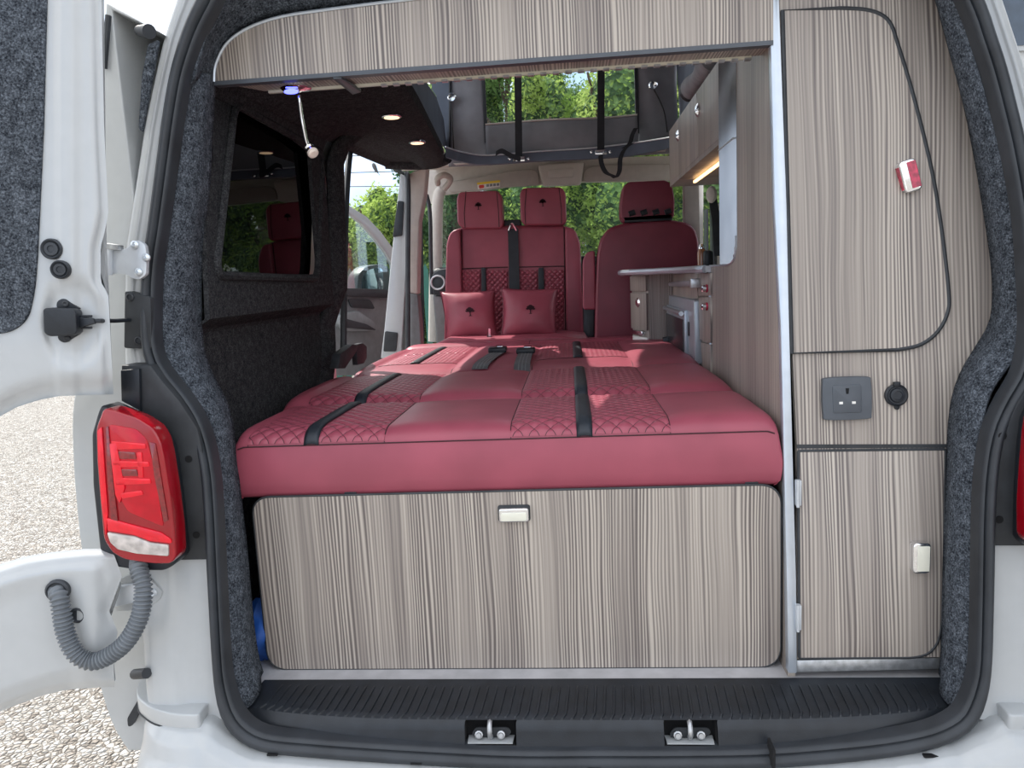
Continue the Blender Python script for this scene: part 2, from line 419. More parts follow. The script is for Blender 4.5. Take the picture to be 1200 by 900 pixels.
# right wall outer skin, window behind the worktop
rw = MB(); RX = .86
for (a, b_, z0, z1) in ((.40, 1.25, .5, 2.05), (1.25, 2.05, .5, 1.50), (1.25, 2.05, 1.86, 2.05), (2.05, 2.20, .5, 2.05)):
    rw.box(RX, RX+.04, a, b_, z0, z1)
struct('wall_right', rw, 'headliner', 'right side of the van behind the kitchen', merge=False)
wr = obj('window_2', MB().box(RX+.012, RX+.02, 1.25, 2.05, 1.50, 1.86), 'tinted'); wr['kind'] = 'structure'; wr['label'] = 'side window behind the kitchen worktop'
wf = MB()
for y in (1.30, 1.66, 1.98): wf.box(RX-.012, RX+.012, y, y+.045, 1.50, 1.86)
wf.box(RX-.012, RX+.012, 1.25, 2.05, 1.49, 1.515)
obj('window_frame', wf, 'rubber', wr, bev=.002)
# ================================================================ CAMPER VAN BODY
van = thing('camper_van', 'white camper van seen from behind with its rear doorway wide open', 'van', (0, .1, 0))
# --- door seal, traced then given a rounded two-bead section
outer_px = [(233, 0), (217, 36), (203, 85), (194, 135), (187, 187), (177, 262), (170, 310), (168, 360), (169, 402), (176, 428), (190, 450), (208, 472), (226, 502), (237, 545), (242, 600), (246, 680), (251, 767), (256, 815), (266, 845), (284, 865), (314, 878), (370, 884), (437, 889), (520, 894), (606, 898), (700, 898), (800, 898), (900, 896), (1000, 888), (1060, 880), (1104, 869), (1135, 851), (1150, 825), (1158, 783), (1161, 700), (1163, 600), (1167, 545), (1175, 505), (1190, 472), (1206, 445), (1216, 410), (1219, 370), (1217, 320), (1212, 250), (1199, 173), (1187, 122), (1176, 80), (1163, 40), (1149, 0)]
sp_ = [S(x, y, -.01) for x, y in outer_px]
top = [Vector((.72, 0, 2.09)), Vector((.60, 0, 2.15)), Vector((.40, 0, 2.175)), Vector((0, 0, 2.185)), Vector((-.40, 0, 2.175)), Vector((-.58, 0, 2.15)), Vector((-.69, 0, 2.10))]
for p in top: p.y = leanY(p.z, -.01)
loop = resample(cr(sp_+top, 6, closed=True)+[sp_[0]], 261)[:-1]
def inward(pts, i, w):
    n = len(pts); t = (pts[(i+1) % n]-pts[i-1]).normalized(); nn = Vector((0, -1, LEAN)).normalized()
    d = t.cross(Vector((0, -1, 0))); c = Vector((0, .1, 1.3))
    d.normalize()
    if d.dot(c-pts[i]) < 0 and abs(pts[i].z-1.3) > .9: d = -d
    return pts[i]+d*w
cen = [inward(loop, i, .0) for i in range(len(loop))]
tt = (loop[10]-loop[9]); sgn = 1
dchk = tt.cross(Vector((0, -1, 0)));
if dchk.dot(Vector((0, 0, 1.3))-loop[10]) < 0: sgn = -1
def inw(i, w):
    n = len(loop); t = (loop[(i+1) % n]-loop[i-1]).normalized(); d = t.cross(Vector((0, -1, 0)))*sgn; d.normalize(); return loop[i]+d*w
prof = [(0, .012), (0, -.006), (.003, -.016), (.009, -.022), (.016, -.024), (.022, -.021), (.026, -.013), (.028, -.010), (.032, -.016), (.036, -.015), (.039, -.006), (.040, .02)]
sb = MB(); nL = len(loop)
for i in range(nL):
    ws_ = interp([(.53, 1.05), (.66, .72), (1.9, .80), (2.05, 1.0)], loop[i].z)
    for w, d in prof: sb.v.append(inw(i, w*ws_)+Vector((0, d, 0)))
k = len(prof)
for i in range(nL):
    j = (i+1) % nL
    for q in range(k-1): sb.f.append((i*k+q, i*k+q+1, j*k+q+1, j*k+q))
seal = obj('door_seal', sb, 'rubber', van, angle=60)
jt = S(904, 884, -.035)
obj('seal_joint', MB().box(jt.x-.0025, jt.x+.0025, jt.y-.02, jt.y+.02, jt.z-.02, jt.z+.022), 'black_void', seal)
# --- body panels around the seal (left, right): loft in plan from seal outwards, round the corner
cornL = [(.40, -.95), (1.15, -.957), (1.30, -.95), (1.551, -.932), (1.794, -.876), (1.964, -.826), (2.048, -.793), (2.12, -.74), (2.17, -.66)]
def seal_x(side):
    pts = [p for p in loop if (p.x < 0) == (side < 0) and .50 < p.z < 2.165 and abs(p.x) > .60]
    return sorted([(p.z, p.x) for p in pts])
sxL, sxR = seal_x(-1), seal_x(1)
def body(side, zlo, zhi, tab):
    mb = MB()
    def fn(u, v):
        z = zlo+(zhi-zlo)*v; xs = interp(tab, z)-side*.004; xo = side*abs(interp(cornL, z)); y0 = leanY(z, 0)
        dx = xo-xs
        pr = [(0, .012), (.10, .004), (.45, .0), (.55, -.006), (.80, -.004), (.90, .004), (.96, .016), (1.0, .05), (1.01, .2), (1.01, 1.2)]
        kk = u*(len(pr)-1); i = min(int(kk), len(pr)-2); t = kk-i
        return (xs+dx*(pr[i][0]*(1-t)+pr[i+1][0]*t), y0+(pr[i][1]*(1-t)+pr[i+1][1]*t), z)
    mb.grid(fn, 28, 60); return mb
# upper pillar and lower corner below the lamp
bL = obj('body_panel', body(-1, 1.16, 2.165, sxL), 'white_paint', van, angle=60)
obj('body_panel', body(-1, .55, 1.16, sxL), 'white_paint', van, angle=60)
bR = obj('body_panel', body(1, .55, 2.165, sxR), 'white_paint', van, angle=60)
# roof shell over everything
rs = MB()
rs.grid(lambda u, v: (-.80+1.6*u, leanY(2.1)+v*.5, 2.19-.22*abs(2*u-1)**6+.01*v), 30, 4)
obj('roof_panel', rs, 'white_paint', van, solid=.01)
# --- carpet lining of the door surround, left and right: from seal inner edge back to the cabinet plane
def lining(seal_px, in_px, a_in, extra_top):
    A = resample(cr([S(x, y, .012) for x, y in seal_px], 6), 60); B = resample(cr([S(x, y, a_in) for x, y in in_px], 6), 60)
    mb = MB()
    def fn(u, v):
        i = int(round(v*59)); a, b_ = A[i], B[i]; p = a.lerp(b_, u)
        d = (b_-a); d.normalize(); nrm = d.cross(Vector((0, 0, 1))); 
        if nrm.x*(1 if a.x > 0 else -1) > 0: nrm = -nrm
        return p+nrm*(.018*math.sin(PI*min(1, u*1.15)))
    mb.grid(fn, 9, 60); return mb
left_in = [(251, 88), (250, 120), (248, 150), (245, 215), (238, 280), (235, 360), (238, 408), (248, 438), (262, 465), (271, 492), (275, 530), (281, 580), (288, 640), (294, 710), (300, 760), (307, 788)]
left_seal = [(213, 86), (211, 117), (203, 183), (196, 262), (189, 325), (188, 385), (194, 418), (208, 444), (224, 470), (240, 515), (248, 560), (253, 640), (259, 720), (266, 785), (280, 838)]
struct('trim_1', lining(left_seal, left_in, .13, 0), 'carpet', 'speckled grey carpet lining on the left of the rear doorway', solid=.008, angle=60)
right_in = [(1085, -40), (1098, 0), (1115, 62), (1131, 122), (1144, 187), (1153, 240), (1162, 300), (1165, 344), (1161, 378), (1144, 408), (1128, 435), (1117, 467), (1112, 510), (1109, 580), (1106, 650), (1105, 720), (1104, 770), (1102, 790)]
right_seal = [(1105, -50), (1126, 0), (1143, 67), (1158, 120), (1172, 165), (1190, 235), (1200, 290), (1203, 340), (1200, 395), (1190, 420), (1172, 442), (1158, 468), (1151, 510), (1146, 590), (1143, 660), (1140, 730), (1138, 790), (1128, 838)]
struct('trim_2', lining(right_seal, right_in, .13, 0), 'carpet', 'speckled grey carpet lining on the right of the rear doorway', solid=.008, angle=60)
# carpet across the top between the seal and the header
hcur = cr([(251, 96), (253, 76), (266, 51), (291, 33), (329, 20), (380, 12), (442, 4), (492, -2), (600, -18), (760, -42), (906, -66), (1000, -66), (1085, -60)], 6)
B_ = resample([S(p.x, p.y, .135) for p in hcur], 80)
iA = min(range(nL), key=lambda i: (inw(i, .034)-S(214, 100, 0)).length); iB = min(range(nL), key=lambda i: (inw(i, .034)-S(1105, -50, 0)).length)
seq = []; i_ = iA
while True:
    seq.append(inw(i_, .034)+Vector((0, .014, 0)))
    if i_ == iB: break
    i_ = (i_-1) % nL
A_ = resample(seq, 80)
tl = MB(); tl.grid(lambda u, v: A_[int(round(v*79))].lerp(B_[int(round(v*79))], u)+Vector((0, 0, .012*math.sin(PI*u))), 7, 80)
struct('trim_3', tl, 'carpet', 'carpet lining across the top of the rear doorway', solid=.006, angle=60)
# --- sill scuff plate
sl = MB(); NX = 241; prof_s = []
x0b, x1b = S(310, 789, .10).x, PZ(1098, 784, .562).x
def sill_pt(x, q):
    # q 0..1 along the section from the back edge to the seal
    bow = 1-abs((x-.0)/.78)**4
    yb = .135; yr = .058-.060*bow; ye = .035-.045*bow
    sec = [(yb, .557), (yb-.006, .566), (yr+.012, .556), (yr, .551), (yr-.008, .540), (ye-.004, .520), (ye-.008, .505), (ye-.012, .488), (ye-.014, .478)]
    kk = q*(len(sec)-1); i = min(int(kk), len(sec)-2); t = kk-i
    y = sec[i][0]*(1-t)+sec[i+1][0]*t; z = sec[i][1]*(1-t)+sec[i+1][1]*t
    return y, z
xs_f = -.775; xe_f = .755
recess = [(PY(545, 850, 0).x, PY(604, 850, 0).x), (PY(777, 850, 0).x, PY(839, 850, 0).x)]
us = sorted(set([i/300 for i in range(301)]))
Q = [0, .125, .13, .16, .2, .25, .30, .335, .375, .42, .5, .56, .625, .75, .875, 1.0]
def sx_at(u, q): return (x0b+(x1b-x0b)*u)*(1-q) + (xs_f+(xe_f-xs_f)*u)*q
rows = []
for q in Q:
    row = []
    for u in us:
        qq = min(1, max(0, (q-.13)/.3)); x = sx_at(u, .75*min(1, q/.4)); y, z = sill_pt(x, q)
        row.append(Vector((x, y, z)))
    rows.append(row)
sl.v = [p for r_ in rows for p in r_]; nu_ = len(us)
for j in range(len(Q)-1):
    for i in range(nu_-1):
        xm = rows[j][i].x
        if Q[j] >= .374 and Q[j+1] <= .80 and any(a < xm < b_ for a, b_ in recess): continue
        sl.f.append((j*nu_+i, j*nu_+i+1, (j+1)*nu_+i+1, (j+1)*nu_+i))
def sill_surf(u, q):
    x = sx_at(u, .75*min(1, q/.4)); y, z = sill_pt(x, q); return Vector((x, y, z))
for r_ in range(72):
    u = .035+.93*r_/71; q0 = .15; q1 = .385 if not any(a-.01 < sill_surf(u, .38).x < b_+.01 for a, b_ in recess) else .345
    P_ = [sill_surf(u, q0+(q1-q0)*k/10) for k in range(11)]; w_ = .0032
    for k in range(10):
        a, b_ = P_[k], P_[k+1]; h0 = .0032 if k else 0; h1 = .0032 if k < 9 else -.001
        sl.add([a+Vector((-w_, 0, -.001)), a+Vector((-w_*.6, 0, h0)), a+Vector((w_*.6, 0, h0)), a+Vector((w_, 0, -.001)), b_+Vector((-w_, 0, -.001)), b_+Vector((-w_*.6, 0, h1)), b_+Vector((w_*.6, 0, h1)), b_+Vector((w_, 0, -.001))],
               [(0, 1, 5, 4), (1, 2, 6, 5), (2, 3, 7, 6)])
sill = obj('sill_plate', sl, 'black_plastic', van, angle=28)
sb2 = MB().box(-.68, .68, .06, .125, .44, .53)
obj('sill_core', sb2, 'black_void', sill)
for k_, (a, b_) in enumerate(recess):
    mb = MB(); c = (a+b_)/2; y, z = sill_pt(c, .55)
    mb = MB(); zt = sill_pt(c, .375)[1]; zb = sill_pt(c, .75)[1]; yt = sill_pt(c, .375)[0]; ybb = sill_pt(c, .75)[0]
    # a shallow cup: back, floor, sides
    mb.add([(a, yt+.0, zt), (b_, yt, zt), (b_, yt+.035, zt-.005), (a, yt+.035, zt-.005), (a, yt+.02, zb-.004), (b_, yt+.02, zb-.004), (a, ybb, zb), (b_, ybb, zb)],
           [(0, 1, 2, 3), (3, 2, 5, 4), (4, 5, 7, 6), (0, 3, 4, 6), (1, 7, 5, 2)])
    cup = obj('striker_recess', mb, 'black_void', van)
    # white painted body corner showing in the recess
    obj('painted_floor', MB().prism([(a+.004, yt+.018, zb-.001), (b_-.004, yt+.018, zb-.001), (b_-.006, ybb+.002, zb+.002), (a+.006, ybb+.002, zb+.002)], (0, 0, .002)), 'white_paint', cup)
    pl = rpoly([(c-.040, 0), (c-.03, .018), (c+.038, .018), (c+.044, .004), (c+.03, -.010), (c-.034, -.010)], .008)
    obj('base_plate', MB().prism([(p.x, yt+.016-.010*(p.y+.01)/.03*0-.012+p.y*-.2, zb+.012+p.y*.9) for p in pl], (0, .003, 0)), 'dark_bracket', cup)
    for dx in (-.024, .022):
        obj('bolt', MB().lathe((c+dx, yt-.001, zb+.014), (0, -1, .25), [(.0085, 0), (.0085, .003), (.006, .004), (.005, .007), (.002, .007)], 10), 'steel_dull', cup)
    stp = cr([(c, yt+.012, zb+.006), (c, yt-.006, zb+.012), (c, yt-.012, zb+.026), (c, yt-.004, zb+.040), (c, yt+.012, zb+.042)], 5)
    obj('striker_loop', MB().tube(stp, .0052, 10), 'steel_dull', cup)
# --- bumper
bp = MB()
def bump_fn(u, v):
    a = u*2-1; s_ = 1 if a > 0 else -1; aa = abs(a)
    # plan curve
    ang = max(0, (aa-.80)/.20)
    x = s_*(.80*min(1, aa/.80)+.165*math.sin(ang*PI/2))
    if aa < .80: x = s_*.80*aa/.80
    dy = .14*(1-math.cos(ang*PI/2)) + .012*(aa**2)
    zs_ = min((p.z+.0 for p in loop if abs(p.x-x) < .03 and p.z < .75), default=.5); zs_ = min(zs_, .535); up = max(zs_-.447, sm(.66, .80, abs(x))*.112)
    sec = [(.03, .40+up), (.0, .450+up), (-.030, .452+up*.98), (-.055, .449+up*.9), (-.072, .440+up*.8), (-.085, .425+up*.6), (-.12, .405+up*.35), (-.135, .385+up*.2), (-.148, .33), (-.150, .20), (-.10, .17)]
    kk = v*(len(sec)-1); i = min(int(kk), len(sec)-2); t = kk-i
    y = sec[i][0]*(1-t)+sec[i+1][0]*t; z = sec[i][1]*(1-t)+sec[i+1][1]*t
    return (x*(1.0+.02*v), y+dy*(1 if v > .02 else 1)-.0, z)
bp.grid(bump_fn, 121, 51)
bum = obj('bumper', bp, 'white_paint', van, angle=70)
# raised end ledges with the shut line under them
for s_ in (-1, 1):
    q_ = [PZ(x, y, .585) for x, y in ((246, 797), (252, 822), (243, 824), (233, 838), (205, 837), (176, 830), (160, 817), (160, 803), (168, 788), (180, 780), (236, 780))]
    ol2 = rpoly([(-s_*p.x, p.y) for p in q_], [.004, .006, .008, .012, .02, .03, .02, .02, .01, .01, .004])
    obj('bumper_ledge', MB().prism([(p.x, p.y, .548) for p in ol2], (0, 0, .037)), 'white_paint', bum, bev=.005, seg=3)
    obj('shut_line', MB().tube([(p.x, p.y, .549) for p in ol2], .0022, 6, closed=True), 'dark_bracket', bum)
# small slots in the bumper edge below the seal
for px, py in ((186, 0),):
    pass
for px, py, w in ((320, 879, 14), (488, 889, 14), (696, 895, 16), (1090, 881, 16)):
    p = S(px, py+4, -.03)
    obj('drain_slot', MB().box(p.x-w*.0008, p.x+w*.0008, p.y-.006, p.y+.004, p.z-.002, p.z+.0015), 'black_void', bum)
# body inside edge left: hinge column face in front of the corner (black hinge plate, lower panel)
def panel_px(name, pts, Y, th, mat, par, bev=.002, rr=0, **k):
    q = rpoly(pts, rr) if rr else [Vector(p) for p in pts]
    return obj(name, MB().prism([PY(p[0], p[1], Y) for p in q], (0, th, 0)), mat, par, bev=bev, **k)
panel_px('check_plate', [(146, 341), (176, 348), (178, 409), (145, 408)], .062, .03, 'dark_bracket', van, .002, 3)
for px, py in ((153, 348), (163, 399)):
    p = PY(px, py, .062); obj('screw', MB().lathe(p+Vector((0, .001, 0)), (0, -1, 0), [(.0085, 0), (.0085, .004), (.006, .006), (.006, .003), (.001, .003)], 16), 'rubber', van.children[-1] if False else van)
# lamp mount: dark panels between lamp and seal
panel_px('lamp_mount', [(142, 428), (176, 428), (190, 447), (210, 470), (231, 502), (241, 548), (245, 600), (250, 656), (190, 657), (165, 560), (163, 440), (142, 440)], .030, .05, 'dark_bracket', van, .003)
panel_px('lamp_mount_shelf', [(141, 434), (163, 432), (164, 482), (142, 470)], .022, .02, 'black_plastic', van, .002)
for px, py in ((221, 538), (230, 627)):
    p = PY(px, py, .029); obj('mount_hole', MB().lathe(p, (0, -1, 0), [(.0075, -.001), (.0075, .0006), (.0055, .0008), (.005, .0004), (.001, .0004)], 16), 'black_void', van)
# right lamp mount
panel_px('lamp_mount', [(1168, 545), (1176, 505), (1192, 474), (1215, 440), (1300, 430), (1300, 655), (1205, 655), (1205, 640), (1163, 640)], .030, .05, 'dark_bracket', van, .003)
for px, py in ((1175, 511), (1171, 609)):
    p = PY(px, py, .029); obj('mount_hole', MB().lathe(p, (0, -1, 0), [(.0075, -.001), (.0075, .0006), (.0055, .0008), (.005, .0004), (.001, .0004)], 16), 'black_void', van)
# side sills and floor pan (underside shell, seen only at the left edge)
obj('side_panel', MB().prism([(-.95, .1, .42), (-.95, 1.4, .42), (-.95, 1.4, 1.2), (-.95, .1, 1.2)], (.03, 0, 0)), 'white_paint', van)
obj('side_panel', MB().prism([(.93, .1, .42), (.93, 2.2, .42), (.93, 2.2, 1.2), (.93, .1, 1.2)], (.03, 0, 0)), 'white_paint', van)
obj('floor_pan', MB().box(-.93, .93, .03, 3.6, .36, .515), 'dark_bracket', van)
# ================================================================ TAIL LAMPS
lens_px = [(121, 478), (112, 502), (113, 540), (117, 590), (121, 632), (131, 648), (145, 656), (178, 661), (200, 661), (206, 653), (204, 620), (199, 580), (193, 540), (188, 517), (179, 502), (160, 490), (136, 482)]
def shp(pts, Y, r=3): return [PY(p[0], p[1], Y) for p in rpoly(pts, r, 4)]
def make_lamp(mir=False):
    def mv(pts): return [Vector((-p.x+(.012 if mir else 0), p.y, p.z)) if mir else p for p in pts]
    def dirn(v): return v
    base = mv([PY(160, 655, -.03)])[0]
    L = thing('tail_lamp', 'red tail lamp with clear lower strip on the left rear corner' if not mir else 'black-edged red tail lamp just inside the right edge of the picture', 'tail lamp', base)
    hp = [(134, 478), (138, 469), (148, 473), (163, 480), (183, 490), (199, 503), (208, 518), (213, 544), (217, 575), (220, 600), (224, 645), (218, 652), (208, 657), (180, 657), (150, 652), (136, 636), (128, 560), (127, 502)]
    obj('housing', MB().prism(mv(shp(hp, .032, 4)), (0, -.056, 0)), 'black_plastic', L, bev=.006, seg=3)
    ln = obj('lens', MB().prism(mv(shp(lens_px, -.050, 6)), (0, .045, 0)), 'red_lens', L, bev=.010, seg=4)
    obj('inner_reflector', MB().prism(mv(shp([(127, 497), (160, 503), (172, 515), (180, 545), (192, 618), (150, 600), (141, 585), (128, 540)], -.0515, 5)), (0, .004, 0)), 'red_lens_mid', ln, bev=.001)
    obj('side_strip', MB().prism(mv(shp([(114, 505), (119, 500), (122, 545), (126, 600), (124, 628), (119, 590), (115, 540)], -.0525, 2)), (0, .004, 0)), 'red_lens_bright', ln, bev=.001)
    for seg_ in ([(130, 517), (170, 520), (171, 526), (133, 527)], [(131, 540), (174, 541), (175, 547), (133, 548)], [(134, 560), (176, 561), (177, 567), (136, 569)], [(128, 520), (136, 519), (146, 572), (140, 590), (135, 580)], [(141, 578), (166, 575), (168, 580), (143, 585)], [(160, 530), (166, 530), (168, 560), (162, 560)]):
        obj('light_segment', MB().prism(mv(shp(seg_, -.0535, 1.5)), (0, .004, 0)), 'red_lens_bright', ln, bev=.0008)
    for seg_ in ([(138, 529), (158, 530), (160, 538), (140, 538)], [(140, 550), (160, 550), (162, 558), (142, 558)], [(175, 518), (182, 520), (197, 610), (192, 612), (181, 560)], [(124, 500), (127, 500), (132, 560), (138, 612), (131, 618), (126, 560)]):
        obj('dark_segment', MB().prism(mv(shp(seg_, -.053, 1.5)), (0, .004, 0)), 'red_lens_dark', ln, bev=.0008)
    obj('bright_sweep', MB().prism(mv(shp([(125, 607), (150, 614), (188, 624), (200, 632), (201, 637), (175, 634), (157, 627), (126, 622)], -.0532, 2)), (0, .004, 0)), 'red_lens_bright', ln, bev=.0008)
    obj('clear_lens', MB().prism(mv(shp([(125, 624), (143, 627), (157, 629), (175, 636), (197, 639), (197, 652), (160, 649), (138, 644), (129, 636)], -.0545, 2)), (0, .006, 0)), 'clear_lens', L, bev=.0012)
    return L
make_lamp(); make_lamp(True)
# ================================================================ LEFT REAR DOOR (swung fully open)
h0 = PY(132, 300, -.02); dn = Vector((math.sin(math.radians(12)), -math.cos(math.radians(12)), 0))  # inner face normal, towards the camera
rd = thing('rear_door', 'white left rear door swung open with a dark carpet panel and black check strap', 'door', (h0.x, h0.y, .7))
def D(px, py, d=0): return PN(px, py, h0+dn*d, dn)
def redge(py): return interp([(-200, 110), (0, 119), (150, 122), (250, 127), (275, 122), (290, 118), (330, 118), (345, 127), (462, 133)], py)
def relief(px, py):
    h = 0
    h += .010*sm(redge(py)-4, redge(py)-14, px)                 # return flange
    h -= .006*sm(78, 66, px)*sm(470, 440, py)*0
    h += .006*sm(96, 84, px)*(1-.0)
    h -= .006*sm(72, 62, px)
    h -= .010*sm(1.15, .85, (((px-86)/34)**2+((py-378)/48)**2)**.5)   # dish for the check unit
    h += .012*sm(440, 452, py-.0*(px))*sm(470, 455, py)*0
    return h
def bl(px): return interp([(-200, 560), (-60, 520), (0, 488), (20, 477), (45, 469), (70, 464), (100, 463), (133, 462)], px)
up_ = MB()
def dfn(u, v):
    py0 = -220; px = -190+(redge(0)+190)*u; py = py0+(bl(px)-py0)*v; px = -190+(redge(py)+190)*u; py = py0+(bl(px)-py0)*v
    e = sm(.96, 1.0, v)*.022
    return D(px, py, relief(px, py)-e)
up_.grid(dfn, 110, 90)
dp = obj('inner_panel', up_, 'white_paint', rd, angle=60, solid=0)
edge_pts = [(redge(y), y) for y in range(-200, 461, 20)]+[(133, 462)]+[(x, bl(x)) for x in range(120, -190, -15)]
em = MB(); em.strip([D(x, y, -.004) for x, y in edge_pts], [D(x, y, -.04) for x, y in edge_pts]); obj('door_edge', em, 'white_paint', rd)
back = MB().prism([D(x, y, -.038) for x, y in [(-190, -220), (112, -200), (119, 0), (122, 280), (130, 458), (60, 462), (0, 484), (-190, 560)]], dn*-.012); obj('outer_skin', back, 'white_paint', rd)
# lower leaf below the lamp cut-out
lo = MB()
def lt(px): return interp([(-190, 760), (-60, 690), (0, 661), (30, 652), (60, 647), (100, 643), (130, 643)], px)
def lb(px): return interp([(-190, 900), (-60, 858), (0, 834), (25, 824), (50, 815), (80, 808), (110, 806), (134, 805)], px)
def lr(v): return interp([(0, 131), (.2, 143), (.45, 128), (.6, 138), (.8, 133), (1, 134)], v)
def lfn(u, v):
    px = -190+(lr(v)+190)*u; py = lt(px)+(lb(px)-lt(px))*v
    e = .018*(1-sm(0, .06, v))+.018*sm(.94, 1, v)+.008*sm(.955, 1, u)
    h = .012*sm(.06, .16, v)*sm(.96, .84, v)*sm(125, 108, px)-.008*sm(100, 80, px)*sm(.10, .3, v)
    return D(px, py, h-e)
lo.grid(lfn, 70, 50); obj('lower_panel', lo, 'white_paint', rd, angle=60)
back = MB().prism([D(x, y, -.03) for x, y in [(-190, 765), (0, 668), (60, 652), (130, 648), (140, 690), (126, 730), (133, 800), (60, 808), (0, 826), (-190, 890)]], dn*-.012); obj('outer_skin', back, 'white_paint', rd)
# outer join beyond the frame
jb = MB().prism([D(x, y, -.006) for x, y in [(-120, 480), (-190, 500), (-190, 800), (-120, 770)]], dn*-.03); obj('door_bridge', jb, 'white_paint', rd)
cpn = rpoly([(-120, -210), (56, -210), (54, 0), (50, 150), (43, 300), (40, 340), (32, 375), (12, 390), (-120, 402)], [0, 0, 5, 5, 5, 20, 22, 20, 0])
obj('carpet_panel', MB().prism([D(p.x, p.y, .016) for p in cpn], dn*-.02), 'carpet', rd, bev=.003)
for px, py, r in ((63, 292, .0195), (73, 316, .0175)):
    obj('grommet', MB().lathe(D(px, py, relief(px, py)-.002), dn, [(r, 0), (r, .010), (r*.86, .013), (r*.74, .010), (r*.68, .009), (r*.62, .012), (r*.35, .012), (r*.3, .010), (.001, .010)], 28), 'rubber', rd)
obj('grommet', MB().lathe(D(92, 720, .004), dn, [(.016, 0), (.016, .006), (.012, .008), (.010, .004), (.001, .004)], 24), 'rubber', rd)
# check unit
ck = obj('check_strap', MB().prism([D(p.x, p.y, .004) for p in rpoly([(59, 361), (66, 360), (93, 361), (97, 365), (98, 389), (93, 392), (66, 393), (60, 389)], 4)], dn*.030), 'black_plastic', rd, bev=.006, seg=3)
obj('mounting_ear', MB().prism([D(p.x, p.y, -.001) for p in rpoly([(69, 362), (69, 353), (77, 349), (86, 355), (97, 362)], 4)], dn*.010), 'black_plastic', ck, bev=.002)
obj('mounting_ear', MB().prism([D(p.x, p.y, -.001) for p in rpoly([(70, 391), (71, 398), (79, 402), (88, 396), (97, 390)], 4)], dn*.010), 'black_plastic', ck, bev=.002)
for a, b_ in ((77, 356), (79, 397)): obj('screw', MB().lathe(D(a, b_, .009), dn, [(.006, 0), (.006, .003), (.004, .004), (.001, .002)], 12), 'dark_bracket', ck)
for dy in (-6.5, 7): obj('guide_pin', MB().tube([D(94, 377+dy, .014), D(108, 377+dy, .014)], .0023, 8), 'black_plastic', ck)
obj('strap_socket', MB().prism([D(p.x, p.y, .010) for p in rpoly([(95, 371), (112, 373), (114, 379), (95, 384)], 2)], dn*.010), 'black_plastic', ck, bev=.002)
obj('check_arm', MB().tube([D(104, 376, .014), D(116, 376, .014), PY(135, 376, .02), PY(152, 375, .058)], lambda t: .0042, 8), 'black_plastic', ck)
# hinge upper
hg = thing('door_hinge', 'pale painted hinge joining the open left door to the pillar, upper one', 'hinge', PY(145, 328, .06))
hp_ = rpoly([(118, 292), (140, 293), (148, 291), (155, 283), (162, 281), (170, 287), (172, 300), (171, 322), (163, 328), (154, 326), (148, 322), (140, 321), (119, 321)], 3)
obj('hinge_plate', MB().prism([PY(p.x, p.y, .052) for p in hp_], (0, .012, 0)), 'zinc', hg, bev=.002)
obj('knuckle', MB().tube([PY(124, 292, .045), PY(124, 322, .045)], .013, 14), 'zinc', hg)
obj('knuckle', MB().prism([PY(p[0], p[1], .038) for p in [(118, 284), (138, 287), (138, 293), (118, 291)]], (0, .02, 0)), 'steel_dull', hg, bev=.001)
for px, py in ((158.5, 287), (162.5, 319), (172, 302)):
    obj('bolt', MB().lathe(PY(px, py, .051), (0, -1, 0), [(.0085, 0), (.0085, .003), (.006, .006), (.003, .007), (.001, .004)], 14), 'alu', hg)
hg2 = thing('door_hinge', 'pale lower hinge half hidden behind the ribbed grey conduit', 'hinge', PY(160, 735, .03))
obj('hinge_plate', MB().prism([PY(p.x, p.y, .02) for p in rpoly([(131, 683), (150, 674), (172, 676), (190, 693), (188, 702), (172, 714), (152, 716), (134, 717)], 3)], (0, .012, 0)), 'white_paint', hg2, bev=.002)
obj('knuckle', MB().prism([PY(p.x, p.y, .008) for p in rpoly([(133, 688), (160, 684), (160, 706), (134, 712)], 3)], (0, .012, 0)), 'zinc', hg2, bev=.003)
obj('bolt', MB().lathe(PY(180, 694, .02), (0, -1, 0), [(.009, 0), (.009, .003), (.006, .006), (.001, .004)], 14), 'zinc', hg2)
obj('bump_stop', MB().tube([PY(158, 790, .03), PY(172, 789, .0)], .011, 12), 'rubber', hg2)
# corrugated conduit
cp = resample(cr([PY(163, 655, -.01), PY(163, 668, -.035), PY(168, 690, -.05), PY(164, 722, -.06), PY(148, 752, -.07), PY(125, 770, -.075), D(105, 775, .035), D(88, 765, .035), D(77, 742, .032), D(72, 715, .028), D(69, 698, .018), D(67, 692, .0)], 10), 520)
cd = tag(obj('wiring_conduit', MB().tube(cp, lambda t: .0160+.0024*math.sin(t*2*PI*56), 16), 'conduit', angle=80), 'grey ribbed cable conduit looping from under the lamp to the open left door', 'cable conduit')
obj('end_collar', MB().lathe(D(69, 691, .006), dn, [(.023, 0), (.023, .008), (.019, .011), (.016, .006), (.001, .006)], 24), 'rubber', cd)
